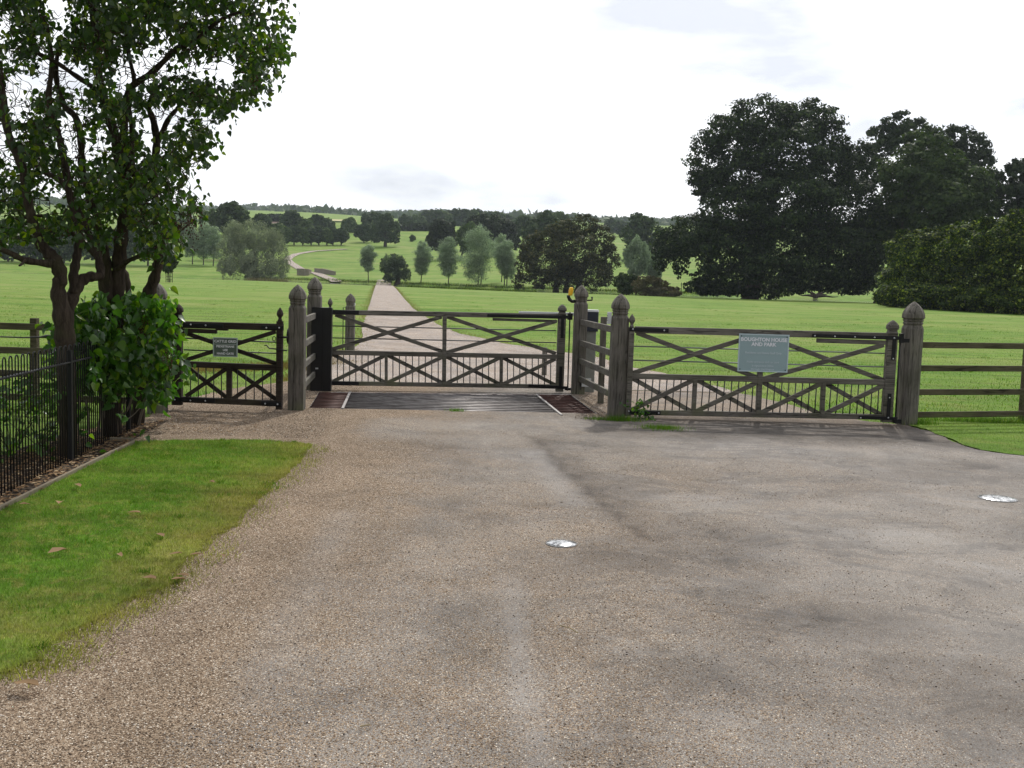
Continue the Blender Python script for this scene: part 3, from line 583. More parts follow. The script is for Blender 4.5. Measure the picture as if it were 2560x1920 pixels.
# hand gate
A=at(442,1026.5); B=at(697,1034); pl=Plane(A,B); uv=pl.uv
t=thing('hand_gate','narrow dark timber hand gate with a small sign at its centre','gate',(A.x,A.y,0),pl.ang,'cross braced timber gates')
xs_=[462,573,694]
my=lambda x:910+(x-457)*.043; by=lambda x:998+(x-440)*.044
d=dict(top=((440,811),(708,818.5)),tw=.082,mid=((455,909.5),(700,920)),mw=.07,bot=((440,997.5),(700,1009)),bw=.07,xw=.05,
 latch=((697,1023),(701,803),.072,1.05),hinge=((442,1012),(444.5,790),.12,3),
 braces=[((458,831),(692,910)),((458,902),(690,829)),((466,917),(566,994)),((466,990),(566,922)),((582,922),(690,999)),((582,997),(690,925))],
 ups=[((573.5,912),(573,1001),.06)],
 rodrows=[(((457,910),(573,914)),((457,998),(573,1003)),5),(((573,914),(698,920)),((573,1003),(698,1009)),5)],
 hrods=[((457,846),(692,856)),((457,875),(692,884))])
gate(t,pl,d,W_D,ROD)
MB().beam(sh(uv(440,811),-.044),sh(uv(560,815),-.044),.05,.010).build('strap_hinge',IRON,t)
MB().beam(sh(uv(455,826),0),sh(uv(542,829),0),.05,.05).build('stepped_board',W_D,t); MB().beam(sh(uv(540,823),0),sh(uv(570,824),0),.025,.05).build('stepped_board',W_D,t)
MB().beam(sh(uv(418,995),-.044),sh(uv(540,1001),-.044),.05,.010).build('strap_hinge',IRON,t)
MB().beam(sh(uv(655,818),-.044),sh(uv(711,819.5),-.044),.05,.010).build('latch_strap',IRON,t); MB().beam(sh(uv(655,1007),-.044),sh(uv(705,1009.5),-.044),.05,.010).build('latch_strap',IRON,t)
bolts([uv(440,808),uv(480,811),uv(517,813),uv(668,819),uv(700,819),uv(440,998),uv(479,1000),uv(516,1001),uv(665,1008),uv(696,1009.5)],t,-.05)
MB().tube([sh(uv(664,863),-.06),sh(uv(669,862),-.06),sh(uv(676,870),-.06),sh(uv(690,871.5),-.06),sh(uv(720,876),-.06)],.008,6).build('latch_handle',IRON,t,True)
MB().tube([sh(uv(700,842),-.05),sh(uv(722,843),-.05)],.014,6).build('latch_bolt',IRON,t,True)
rg=uv(688,846); MB().tube([(rg.x+.02*math.cos(a),-.06,rg.z+.028*math.sin(a)) for a in np.linspace(0,6.28,12)],.005,5).build('ring',IRON,t,True)
rp=(Vector((P1.x-.112,P1.y-.02,pY(720,840,P1.y).z))); tag(MB().tube([rp,rp+Vector((.02,0,0))],[.1,.1],14).build('latch_plate',IRON),'round black latch plate on the left side of the hand gate post','latch plate')
def text(s,size,mat,parent,loc,bold=0,name='lettering'):
    cu=bpy.data.curves.new('txt','FONT'); cu.body=s; cu.size=size; cu.align_x='CENTER'; cu.align_y='CENTER'; cu.offset=bold; cu.extrude=.0008; cu.resolution_u=3
    o=bpy.data.objects.new('txt',cu); me=bpy.data.meshes.new_from_object(o); bpy.data.objects.remove(o)
    me.materials.clear(); me.materials.append(mat); me.transform(Matrix.Rotation(R(90),4,'X')); me.name=name
    q=link(bpy.data.objects.new(name,me),parent); q.location=loc; return q
LET=plain('white_lettering',(.74,.75,.80),.6,.3,0,.05); LETF=plain('faded_lettering',(.50,.58,.62),.6,.3,0,.1)
SG=plain('sign_green_grey',(.085,.115,.095),.45,.4,0,.15); SF=plain('sign_frame_grey',(.34,.40,.39),.5,.4,0,.1)
# small sign: centre + size from pixels
def signbase(pl,tl,br,label,yoff):
    a=pl.uv(*tl,.06); b=pl.uv(*br,.06); w=b.x-a.x; hh=a.z-b.z; c=pl.O+pl.U*((a.x+b.x)/2)+pl.n*.06; 
    t=thing('sign',label,'sign',(c.x,c.y,(a.z+b.z)/2),pl.ang); return t,w,hh
t,w,hh=signbase(pl,(533,843),(594,893),'small square green sign reading CATTLE GRID on the hand gate',.06)
MB().box((0,0,0),(w,.008,hh)).build('panel',SG,t)
fr=.012
for c,dd in (((0,-.006,hh/2-fr/2),(w,.006,fr)),((0,-.006,-hh/2+fr/2),(w,.006,fr)),((w/2-fr/2,-.006,0),(fr,.0055,hh-2*fr)),((-w/2+fr/2,-.006,0),(fr,.0055,hh-2*fr))): MB().box(c,dd).build('border',SF,t)
MB().box((0,-.006,hh*.15),(w-2*fr,.005,.006)).build('border',SF,t)
text('CATTLE GRID',.043,LET,t,(0,-.006,hh*.30),.0012); text('PEDESTRIANS',.036,LET,t,(0,-.006,hh*.035),.001); text('USE',.036,LET,t,(0,-.006,-hh*.15),.001); text('HAND GATE',.036,LET,t,(0,-.006,-hh*.335),.001)
# right gate
A=at(1570,1046); B=at(2217,1064); pl=Plane(A,B); uv=pl.uv
t=thing('field_gate','wide dark timber gate carrying the blue-grey notice','gate',(A.x,A.y,0),pl.ang,'cross braced timber gates')
xr=[1574,1735.5,1898,2056,2212]
my=lambda x:940+(x-1580)*.0255; by=lambda x:1030+(x-1575)*.0195
d=dict(top=((1588,824),(2236,841)),tw=.085,mid=((1580,940),(2209,956)),mw=.07,bot=((1574,1030),(2215,1042.5)),bw=.066,xw=.058,
 latch=((1568.7,1040),(1580.5,818),.066,1.05),hinge=((2217.5,1055),(2228.5,833),.13,3),
 braces=[((1592,832),(1894,944)),((1582,932),(1890,838)),((1908,838),(2208,950)),((1906,947),(2208,862))]+sum([[((xr[i]+7,my(xr[i])+6),(xr[i+1]-8,by(xr[i+1])-5)),((xr[i]+3,by(xr[i])-5),(xr[i+1]-3,my(xr[i+1])+6))] for i in range(4)],[]),
 ups=[((1904,835),(1895,1034),.062),((1738,948),(1733.5,1030),.05),((2058.5,956),(2054.5,1036),.05)],
 rodrows=[(((xr[i]+6,my(xr[i])),(xr[i+1]+3,my(xr[i+1]))),((xr[i]-2,by(xr[i])),(xr[i+1]-2,by(xr[i+1]))),8) for i in range(4)],
 hrods=[((1586,866),(2215,884)),((1584,901),(2212,918))])
gate(t,pl,d,W_H,GREYROD)
MB().beam(sh(uv(1572,823),-.044),sh(uv(1670,826),-.044),.05,.010).build('latch_strap',IRON,t)
MB().beam(sh(uv(2028,838),-.044),sh(uv(2252,845),-.044),.046,.012).build('strap_hinge',IRON,t)
MB().beam(sh(uv(2042,851),0),sh(uv(2212,856.5),0),.055,.05).build('stepped_board',W_H,t)
for a,b in (((2233,848),(2229,898)),((2221,983),(2217,1042))): MB().beam(sh(uv(*a),-.049),sh(uv(*b),-.049),.05,.01).build('stile_plate',IRON,t)
MB().beam(sh(uv(2145,1042),-.042),sh(uv(2240,1046),-.042),.046,.012).build('strap_hinge',IRON,t)
MB().beam(sh(uv(1572,1030),-.042),sh(uv(1650,1032),-.042),.055,.01).build('latch_strap',IRON,t)
bolts([uv(1581,822.5),uv(1659,825.5),uv(2034,839),uv(2084,840.5),uv(2134,842),uv(2183,843),uv(2232,844.5),uv(2229,896),uv(2220,993),uv(2217,1043),uv(2148,1043.5),uv(1645,1031.5),uv(1571,1027)],t,-.05)
MB().tube([sh(uv(2249,834),-.03),sh(uv(2236,1052),-.03)],.011,8).build('hinge_rod',IRON,t,True)
MB().box(sh(uv(2251,845),-.03),(.05,.05,.12)).build('hinge_block',IRON,t); MB().box(sh(uv(2262,851),-.03),(.08,.05,.05)).build('hinge_block',IRON,t); MB().box(sh(uv(2240,1052),-.03),(.1,.05,.05)).build('hinge_block',IRON,t)
t,w,hh=signbase(pl,(1848,833.5),(1968,931.5),'large blue-grey notice board on the right gate reading BOUGHTON HOUSE AND PARK',.06)
SB=plain('notice_blue_grey',(.27,.37,.39),.4,.4,0,.06,6); SBF=plain('notice_border',(.46,.56,.60),.45,.4,0,.08)
mb=MB().box((0,0,0),(w,.01,hh)); mb.build('panel',SB,t); fr=.014
for c,dd in (((0,-.007,hh/2-fr/2),(w,.006,fr)),((0,-.007,-hh/2+fr/2),(w,.006,fr)),((w/2-fr/2,-.007,0),(fr,.0055,hh-2*fr)),((-w/2+fr/2,-.007,0),(fr,.0055,hh-2*fr))): MB().box(c,dd).build('border',SBF,t)
for sx in(-1,1):
    for sz in(-1,1): MB().tube([(sx*(w/2-.03),-.006,sz*(hh/2-.03)),(sx*(w/2-.03),-.014,sz*(hh/2-.03))],.007,8).build('screw',IRON,t)
text('BOUGHTON HOUSE',.064,LET,t,(0,-.007,hh*.35),.002); text('AND PARK',.064,LET,t,(0,-.007,hh*.225),.002)
text('Residents and Estate Staff Only',.037,LETF,t,(0,-.007,-.0),.0006); text('Public entrance and car park',.036,LETF,t,(0,-.007,-hh*.24),.0004)
text('is signposted 250m',.036,LETF,t,(0,-.007,-hh*.34),.0004); text('through Geddington',.036,LETF,t,(0,-.007,-hh*.43),.0004)
# weed plant by latch stile of right gate
# ------------------------------------------------------------------ rail fences
def railfence(label,A,B,zs,posts,hw=.045,ph=1.1,w=.078):
    d=Vector((B[0]-A[0],B[1]-A[1],0)); ang=math.atan2(d.y,d.x); t=thing('rail_fence',label,'fence',(A[0],A[1],0),ang)
    for z in zs: MB().beam((0,0,z),(d.length,0,z+.004),w,.035).build('rail',W_F,t)
    for s_ in posts: MB().rings((s_,.055,0),[(-.02,hw,.06),(ph,hw,.06)]).build('post',W_F,t)
    return t
pr=at(2557,1058); dR=Vector((pr.x-P5.x,pr.y-P5.y,0))
railfence('four rail timber fence running right from the broad greenish post',(P5.x+.05,P5.y+.06),(P5.x+dR.x*2.2,P5.y+dR.y*2.2),(1.045,.74,.425,.125),(dR.length,dR.length*2.1))
fl=railfence('four rail timber fence behind the iron railing at the left edge',(-9.5,12.7),(P0.x-.05,P0.y+.05),(.985,.695,.415,.13),(1.2,3.72),.04,1.09,.08)
tag(MB().tube([pY(0,842,12.2),pY(60,844,12.2),pY(100,843,12.2),pY(115,841,12.2),pY(145,840,12.2),pY(170,836,12.2),pY(230,838,12.2)],[.008,.008,.009,.02,.009,.008,.008],8).build('water_pipe',BLACKP,None,True),'thin black water pipe slung below the top rail of the left fence','pipe')
# stake fence in front of the hedge
stk=[(2222,762),(2247,764.5),(2275,767),(2306,769),(2337,771),(2372,774),(2410,776.5),(2446,778),(2492,780),(2536,783),(2575,786)]
t=thing('stake_fence','low wire fence on thin pale stakes before the dark hedge','fence')
SP=plain('pale_stake',(.14,.125,.10),.9,.1); tops=[]
for px,py in stk:
    p=at(px,py+2); hgt=1.15*(1); MB().rings((p.x,p.y,0),[(-.05,.05,.1),(hgt,.05,.1)]).build('stake',SP,t); tops.append(p)
for z in(.3,.7,1.1): MB().tube([Vector((p.x,p.y,z)) for p in tops],.012,4).build('wire',ROD,t)
# ------------------------------------------------------------------ iron railing
def railing():
    A=at(12,1243); B=at(346,1069); d=(B-A); d.z=0; u=d.normalized(); sp=.060; ang=math.atan2(u.y,u.x)
    s0=-3.0; O=A+u*s0; t=thing('iron_railing','black bow-topped iron railing along the left side of the lawn','railing',(O.x,O.y,0),ang)
    n=int((d.length-s0+.25)/sp)//2; hT=1.04
    L=n*2*sp
    for z in(.895,): MB().beam((0,0,z),(L,0,z),.014,.04,.002).build('rail',IRON,t)
    for k in range(n):
        x=k*2*sp; r=sp/2
        P=[(x,0,0)]+[(x,0,hT-r)]+[(x+r-r*math.cos(a),0,hT-r+r*1.25*math.sin(a)) for a in np.linspace(.3,math.pi-.3,6)]+[(x+2*r,0,hT-r),(x+2*r,0,0)]
        MB().tube(P,.0055,6).build('bow_bar',IRON,t,True)
    for s_ in (0.9,-s0+(at(153,1157)-A).dot(u),-s0+(at(153,1157)-A).dot(u)+1.8): MB().beam((s_,0,0),(s_,0,1.0),.045,.045).build('post',IRON,t)
railing()
# ------------------------------------------------------------------ foliage
def diamonds(C,Nrm,size,aspect=.62):
    """leaf faces: C centres (n,3), Nrm normals, size (n,)"""
    n=len(C); Nrm=Nrm/np.linalg.norm(Nrm,axis=1,keepdims=True); r=RNG.normal(size=(n,3)); u=np.cross(Nrm,r); u/=np.linalg.norm(u,axis=1,keepdims=True); v=np.cross(Nrm,u)
    s=size[:,None]; V=np.stack([C-u*s,C-v*s*aspect+Nrm*s*.15,C+u*s,C+v*s*aspect+Nrm*s*.15],1); return V
def cloud(lobes,n,size,sub=34,inner=.25,flat=1.0,spread=.20,up=.35,droop=0,gap=0):
    A=np.array([l[3]*l[5]+l[3]*l[4]+l[4]*l[5] for l in lobes])**1.0; w=A/A.sum(); out=[]
    for l,wi in zip(lobes,w):
        c=np.array(l[:3]); r=np.array(l[3:6]); m=max(int(n*wi),150 if l[5]>l[3]*2.2 else 0); 
        if m<4: continue
        K=max(6,int(sub)); D=RNG.normal(size=(K,3)); D/=np.linalg.norm(D,axis=1,keepdims=True); D*=RNG.uniform(.72,1.0,(K,1))
        sr=RNG.uniform(.6,1.25,K)*spread
        idx=RNG.integers(0,K,m); off=RNG.normal(size=(m,3)); off/=np.linalg.norm(off,axis=1,keepdims=True); off*=RNG.uniform(.35,1.1,(m,1))
        Q=D[idx]+off*sr[idx][:,None]*np.array([1,1,flat]); 
        ni=int(m*inner); B=RNG.normal(size=(ni,3)); B/=np.linalg.norm(B,axis=1,keepdims=True); B*=RNG.uniform(.2,.85,(ni,1))**.6; 
        Nn=off+D[idx]*.8+np.array([0,0,up])+RNG.normal(0,.55,(m,3)); 
        if ni: Q[:ni]=B; Nn[:ni]=RNG.normal(size=(ni,3))
        if droop: # hanging curtains
            Q[:,2]+=droop*.45
            Q[:,2]-=RNG.uniform(0,droop,m)*(np.linalg.norm(Q[:,:2],axis=1)>.35)
            Nn[:,2]*=.25
        out.append((c+Q*r,Nn))
    C=np.concatenate([o[0] for o in out]); Nn=np.concatenate([o[1] for o in out])
    sz=size*RNG.uniform(.55,1.25,len(C)); return diamonds(C,Nn,sz)
def vcell(V): n=len(V); return V.reshape(-1,3),np.arange(4*n).reshape(-1,4)
LM=dict(
 oak=leafmat('oak_foliage',(.010,.020,.008),(.028,.047,.016),(.065,.092,.028),.22),
 dark=leafmat('dark_foliage',(.018,.030,.014),(.035,.052,.022),(.05,.07,.03),.15,nsc=.12),
 green=leafmat('green_foliage',(.028,.05,.018),(.055,.085,.026),(.08,.11,.035),.25,nsc=.12),
 haw=leafmat('hawthorn_foliage',(.010,.022,.007),(.060,.100,.018),(.30,.35,.05),.40),
 chest=leafmat('chestnut_foliage',(.026,.035,.015),(.062,.070,.026),(.14,.12,.036),.2,nsc=.3),
 willow=leafmat('willow_foliage',(.15,.185,.115),(.25,.29,.175),(.36,.38,.24),.3,.6,(1,1.1,.8),nsc=.3),
 pale=leafmat('pale_willow_foliage',(.19,.26,.17),(.29,.37,.24),(.38,.45,.30),.3,.6,(1,1.1,.8),nsc=.3),
 copper=leafmat('copper_foliage',(.022,.02,.018),(.036,.032,.026),(.05,.05,.035),.1,nsc=.15),
 reed=leafmat('reed_foliage',(.10,.095,.05),(.17,.15,.085),(.26,.22,.14),.2,.8,(1,1,.7)))
LM['dark_far']=leafmat('far_dark_foliage',(.035,.065,.028),(.070,.108,.045),(.12,.155,.065),.2,nsc=.08); LM['pollard']=leafmat('pollard_foliage',(.06,.09,.05),(.10,.14,.08),(.15,.18,.10),.25); LM['deep']=leafmat('deep_beech_foliage',(.020,.030,.016),(.04,.058,.026),(.065,.085,.035),.12,nsc=.15); LM['green_far']=leafmat('far_green_foliage',(.055,.10,.032),(.105,.16,.05),(.16,.21,.08),.25,nsc=.08)  # far copies are lighter, distance haze painted into the leaf colour
def px_lobes(L,Y,depth=None):
    out=[]
    for l in L:
        px,py,rx,ry=l[:4]; dy=l[4] if len(l)>4 else 0
        c=pY(px,py,Y+dy); k=Y/F; rX=rx*k; rZ=ry*k; rY=depth*k*rx if depth else (rX*.95 if rx<ry*1.6 else rZ*1.3)
        out.append((c.x,c.y,c.z,rX,rY,rZ))
    return out
def auto_lobes(x0,y0,x1,y1,style,sd):
    r=random.Random(sd); cx,cy=(x0+x1)/2,(y0+y1)/2; rx,ry=(x1-x0)/2,(y1-y0)/2; L=[]
    if style=='slim':
        for k in range(7):
            q=k/6; w_=rx*(.42+.58*math.sin(math.pi*(.12+.8*q)))*1.0; L.append((cx+r.uniform(-.25,.25)*rx,y1-ry*.25-q*ry*1.5,w_,ry*.32,r.uniform(-.3,.3)*rx*.03))
    else:
        L.append((cx,cy,rx*.68,ry*.7,0))
        for k in range(9):
            a=2*math.pi*k/9+r.uniform(-.25,.25); q=r.uniform(.5,.64); s_=r.uniform(.32,.46); L.append((cx+math.cos(a)*rx*q,cy+math.sin(a)*ry*q,rx*s_,ry*s_,r.uniform(-.6,.2)*rx*.08))
    return L
def tree(name,label,group,base,L,mat,n,size,trunk=.3,trunks=None,cat='tree',Y=None,fork=3,sc=1,**kw):
    L=[(l[0],l[1],l[2]*sc,l[3]*sc,*l[4:]) for l in L]; n=int(n*sc*sc)
    b=cast(base[0],base[1],60) if Y is None else None
    if Y is not None:
        q=pY(base[0],base[1],Y); b=Vector((q.x,Y,h1(q.x,Y)))
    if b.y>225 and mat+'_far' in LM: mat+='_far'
    lob=px_lobes(L,b.y); t=thing(name,label,cat,b,0,group); o=np.array(b)
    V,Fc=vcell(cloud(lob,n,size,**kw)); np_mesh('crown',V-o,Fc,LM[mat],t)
    mb=MB(); rr=random.Random(int(base[0]*7+base[1]))
    zs=sorted(lob,key=lambda l:-l[3]*l[5]); 
    for k,(dx) in enumerate(trunks or [0]):
        bx=dx*b.y/F; top=Vector(zs[0][:3])-b; top.x+=bx; hgt=max(top.z*.9,1)
        P=[Vector((bx,0,-.3)),Vector((bx,0,.15)),Vector((bx*.9+top.x*.25,top.y*.3,hgt*.4)),Vector((bx*.6+top.x*.6,top.y*.6,hgt*.75)),Vector((top.x,top.y,hgt))]
        mb.tube(P,[trunk*1.5,trunk*1.1,trunk*.85,trunk*.6,trunk*.3],8)
        for l in zs[1:1+fork]:
            e=Vector(l[:3])-b; s_=P[2]; mb.tube([s_,s_.lerp(e,.5)+Vector((0,0,-.06*e.length)),e],[trunk*.55,trunk*.35,trunk*.12],6)
    mb.build('trunk',TRUNK,t,True); return t
def simple(name,label,group,base,box,mat,n,size,style='round',trunk=.25,**kw):
    n=int(n*1.35); gx=(box[2]-box[0])*.07; box=(box[0]-gx,box[1]-(box[3]-box[1])*.04,box[2]+gx,box[3]+(box[3]-box[1])*.03)
    return tree(name,label,group,base,auto_lobes(*box,style,int(box[0]*3+box[1])),mat,n,size,trunk,**kw)
c2=lambda X,Y_:(1600+X/2.304,200+Y_/2.304)
def CL(lst): return [(1600+a/2.304,200+b/2.304,c/2.304,d/2.304,*(e)) for a,b,c,d,*e in lst]
# big oak
tree('oak_tree','huge dark spreading oak right of centre, its low boughs brushing the grass',None,(1876,748),
 CL([(720,250,210,160,0),(540,330,190,150,-2),(400,480,140,180,0),(960,230,190,120,1),(1090,360,130,130,0),(820,430,260,170,-4),(1080,520,180,160,0),(640,560,230,170,-3),(420,620,110,110,0),(1260,520,140,160,3),(560,760,250,170,-5),(860,720,300,200,-7),(1180,760,260,200,-3),(330,900,200,130,0),(190,930,120,110,2),(120,1010,60,110,2),(230,1040,60,100,0),(500,960,240,170,-6),(820,1000,300,180,-8),(1120,980,260,180,-5),(1320,900,140,190,2),(470,1140,180,90,-3),(740,1160,200,80,3),(1000,1140,230,75,3),(1240,1100,160,100,2),(1330,1010,110,150,4),(360,1190,110,55,0),(420,1200,120,50,0),(700,1225,140,36,-4),(1180,1195,110,45,0),(1280,1180,110,60,2),(560,1215,110,40,2),(840,1205,150,38,4),(1060,1195,140,34,3)]),
 'oak',125000,.26,1.15,fork=8,sub=36,inner=.40,spread=.27,flat=.6,up=.6)
# low dark bough tree
b=cast(*c2(1010,1262),60); t=thing('fallen_tree','small dark branching stump under the right side of the oak','tree',b); mb=MB()
for e in ((-3.2,.3,.5),(-2,.4,1.6),(-.8,0,1.3),(1.2,.2,1.4),(2.4,.1,.9),(4.2,-.3,.35),(3,.3,1.8)):
    e=Vector(e); mb.tube([Vector((0,0,-.1)),Vector((0,0,.35)),e*.45+Vector((0,0,.25)),e*.75,e],[.5,.38,.2,.11,.05],7)
mb.build('branches',TRUNK,t,True)
tree('lime_tree','tall green domed tree behind the hedge, just right of the oak',None,(2200,752),
 CL([(1640,430,150,150),(1560,560,190,170,-3),(1820,620,200,160),(1700,720,260,160,-4),(1480,740,150,160),(1930,720,130,150),(1420,900,120,120),(1650,860,250,110),(1740,500,140,120,2)]),'green',38000,.30,.8,Y=150,sub=40,inner=.35,spread=.22,flat=.8)
tree('ash_tree','airy tree with sky gaps behind the green domed one',None,(2250,742),
 CL([(1480,270,110,90),(1390,350,110,110),(1560,330,130,110),(1760,340,150,90),(1880,400,130,110),(1960,500,100,120),(1340,480,90,120),(2000,640,80,110),(1860,560,150,140)]),'dark',15000,.34,.7,Y=175,sub=30,inner=.12,spread=.22,flat=.8)
tree('ash_tree','loose dark tree at the right frame edge behind the hedge',None,(2560,745),
 CL([(2120,590,80,100),(2200,560,90,120),(2160,700,120,110),(2290,620,120,180),(2260,760,150,120)]),'dark',9000,.34,.6,Y=150,sub=24,inner=.1,spread=.22)
# hedge bushes
hs=[((2215,764),[(1505,1040,85,105),(1440,1160,62,105),(1530,960,60,50)],'left end, next to the oak'),((2290,769),[(1560,1000,130,130),(1540,1160,140,120),(1620,930,90,70)],'second from the oak'),
    ((2370,774),[(1720,980,140,120),(1700,1140,160,140),(1790,920,90,80)],'third from the oak'),((2440,778),[(1880,950,150,120),(1880,1120,170,160),(1960,870,90,70)],'fourth from the oak, with a tall yellow-green tip'),
    ((2510,782),[(2040,930,150,130),(2050,1110,180,170),(2120,850,90,70)],'fifth from the oak'),((2590,786),[(2210,900,160,150),(2220,1100,190,190),(2330,900,160,150)],'at the right frame edge')]
for k,(bs,L,w_) in enumerate(hs):
    yb=(bs[1]-200)*2.304; L=L+[(L[1][0],yb-75,L[1][2]*1.05,85,-3),(L[1][0]+60,yb-52,L[1][2]*.8,60,1),(L[1][0]-40,yb-50,L[1][2]*.8,56,0)]
    L+=[(L[0][0]+dx_,L[0][1]-L[0][3]*.8+dy_,11+abs(dx_)%7,40+dy_,0) for dx_,dy_ in ((-78,14),(-52,-8),(-20,-20),(8,12),(40,-12),(70,-2),(98,18))]
    tree('hawthorn_bush','tall yellow-green hawthorn bush in the hedge, '+w_,'hawthorn bushes of the tall hedge',bs,CL(L),'haw',20000,.15,.14,cat='bush',sub=38,inner=.26,spread=.30,flat=.55,up=.9,fork=0)
# chestnut
c3=lambda l:[(1200+a/4.254,480+b_/4.254,c/4.254,d_/4.254,*e) for a,b_,c,d_,*e in l]
tree('chestnut_tree','broad bronze-tinged tree on the river bank left of the oak',None,(1415,727),
 c3([(1080,360,200,130),(900,420,180,130,-1),(720,520,170,150),(560,600,140,150),(1280,520,170,180),(1380,700,120,180),(1000,640,260,220,-4),(760,760,260,180,-3),(480,800,110,170),(420,950,80,90),(650,920,150,110,-1),(900,920,230,120,-2),(1180,860,230,180,-3),(1330,920,90,90),(500,660,100,130,1)]),'chest',52000,.19,.45,trunks=[0,-25,28],sub=42,inner=.3,spread=.22,flat=.8)
# background right of chestnut
tree('poplar_tree','tall hazy tree between the bronze tree and the oak',None,(1610,655),[(1600,565,30,34),(1575,590,26,34),(1628,585,28,40),(1640,620,28,36),(1598,622,34,34),(1590,548,18,18)],'dark',7000,.55,.6,Y=330,sub=26)
simple('willow_tree','pale silvery willow right of the bronze tree',None,(1592,700),(1558,598,1624,694),'pale',9000,.16,'round',.2,Y=195,droop=.35)
simple('willow_tree','smaller pale willow partly hidden by the oak',None,(1636,705),(1612,625,1660,705),'pale',4500,.16,'round',.18,Y=198,droop=.3)
simple('shrub','bright green shrub on the bank below the pale willow',None,(1567,732),(1532,680,1604,734),'green',7000,.14,'round',.1,Y=163,cat='bush')
simple('shrub','brownish reedy shrub sloping to the river beside the oak',None,(1622,738),(1585,688,1668,742),'reed',8000,.14,'round',.1,Y=160,cat='bush',up=.1)
simple('shrub','low brown scrub at the water edge beneath the oak',None,(1665,740),(1630,716,1705,744),'reed',4500,.13,'round',.08,Y=158,cat='bush')
tag(MB().rings((0,0,0),[(0,.06,.2),(1.6,.05,.2)]).build('stake',TRUNK),'lone thin stake in the meadow between the scrub and the oak','stake').location=cast(1703,727,150)
simple('tree','rounded bluish tree behind the bronze one on its left',None,(1308,600),(1282,540,1334,592),'dark',5000,.6,Y=430)
tree('tree','dark domed tree immediately behind the bronze one',None,(1345,600),[(1345,570,30,26),(1372,552,26,20),(1325,585,24,18),(1395,575,22,26),(1367,535,9,10)],'dark',7000,.5,.4,Y=330)
simple('tree','pale topped tree seen over the bronze one',None,(1405,600),(1382,532,1424,590),'green',4000,.6,Y=440)
# slim willows
for bx,by_,box,lab,tr in ((921,704.6,(901,614,938,676),'slim young willow left of the dark pollard',[0]),(1052,707.5,(1037,607,1080,684),'slim young willow right of the dark pollard',[0]),
    (1121,710.5,(1097,598,1147,688),'pale young willow, third of the row by the river',[0]),(1195,713,(1157,570,1236,698),'largest pale willow of the row, with twin trunks',[0,7]),(1263,715,(1238,605,1294,692),'pale twin-trunked willow next to the bronze tree',[-2,4])):
    simple('young_willow',lab,'young willows in a row by the river',(bx,by_),box,'pale',int(4200+(box[2]-box[0])*110),.12,'slim',.10,trunks=tr,fork=1,sub=16,inner=.5,spread=.4,up=0)
simple('young_willow','pale willow half hidden behind the twin-trunked one','young willows in a row by the river',(1254,700),(1236,588,1274,660),'pale',3500,.14,'slim',.1,Y=222,fork=1,sub=14,inner=.5,spread=.4,up=0)
tree('pollard_willow','dark bushy pollard willow with a stout trunk beside the drive',None,(994,711),[(975,660,18,20),(992,655,18,18),(1000,672,17,24),(982,682,18,20),(1017,688,9,14),(960,668,10,12),(968,695,9,9)],'pollard',9000,.14,.55,sub=26,inner=.5,fork=2,sc=1.28)
# big willow
cw=lambda l:[(400+a/3.687,480+b_/3.687,c/3.687,d_/3.687,*e) for a,b_,c,d_,*e in l]
tree('willow_tree','large grey-green weeping willow by the stone bridge',None,(637,699),
 cw([(780,400,150,105),(860,420,220,120),(700,450,150,120),(680,330,90,60),(1020,470,130,120),(640,600,120,160),(760,620,160,150,-2),(1080,600,110,150),(920,680,180,120,-3),(1120,700,70,80),(850,740,90,60,-4),(1000,760,150,60,-3),(590,690,70,60)]),'willow',38000,.15,.6,sc=1.12,sub=40,inner=.25,droop=.35,spread=.2,fork=3)
# other left trees
simple('young_tree','small round tree inside a tall wooden tree guard',None,(423,706),(395,628,446,680),'green',6000,.10,'round',.08,fork=2)
b=cast(423,706,60); t=thing('tree_guard','tall slatted wooden guard round the small round tree','tree guard',b)
for k in range(4): MB().rings((.28*(-1 if k%2 else 1),.28*(-1 if k//2 else 1),0),[(0,.03,.1),(1.6,.03,.1)]).build('stake',TRUNK,t)
for z in(.3,.7,1.1,1.5): MB().box((0,-.31,z),(.62,.02,.05)).box((0,.31,z),(.62,.02,.05)).build('slat',TRUNK,t)
for bx,by_,box,lab in ((481,661,(458,566,500,640),'left tree of three slim trees left of the weeping willow'),(508.5,663,(486,560,534,645),'middle tree of three slim trees left of the weeping willow'),(533,665,(515,570,556,645),'right tree of three slim trees left of the weeping willow')):
    simple('alder_tree',lab,'three slim trees left of the weeping willow',(bx,by_),box,'pale',4500,.2,'slim',.14,fork=1,sub=16,inner=.5,spread=.4,up=0)
simple('oak_tree','dark round-headed tree on the skyline behind the weeping willow',None,(576,610),(533,503,620,590),'dark',9000,.42,Y=320)
simple('tree','blue-green tree left of the round-headed skyline tree',None,(520,620),(497,525,545,600),'green',5000,.45,Y=340)
simple('tree','low blue-green tree behind the lilac twigs on the skyline',None,(450,625),(420,520,490,610),'pale',6000,.45,Y=330)
simple('tree','tree right of the round-headed skyline tree',None,(651,600),(625,534,676,580),'dark',5000,.45,Y=400)
rows=[(872,(856,546,890,580),470,'green'),(728,(702,528,752,582),430,'dark'),(758,(738,548,780,590),430,'green'),(795,(770,540,822,590),440,'dark'),(828,(806,552,838,592),450,'green'),(690,(665,560,720,606),400,'green')]
for k,(bx,box,Y_,m_) in enumerate(rows):
    simple('tree','rear tree of the distant copse, %s from its left'%('fourth','fifth','second... '.strip('. '),'third','first')[k] if False else 'rear row tree of the distant copse behind the dark front row','rear row trees of the distant copse',(bx,610),box,m_,5600,.5,Y=Y_,sc=1.22)
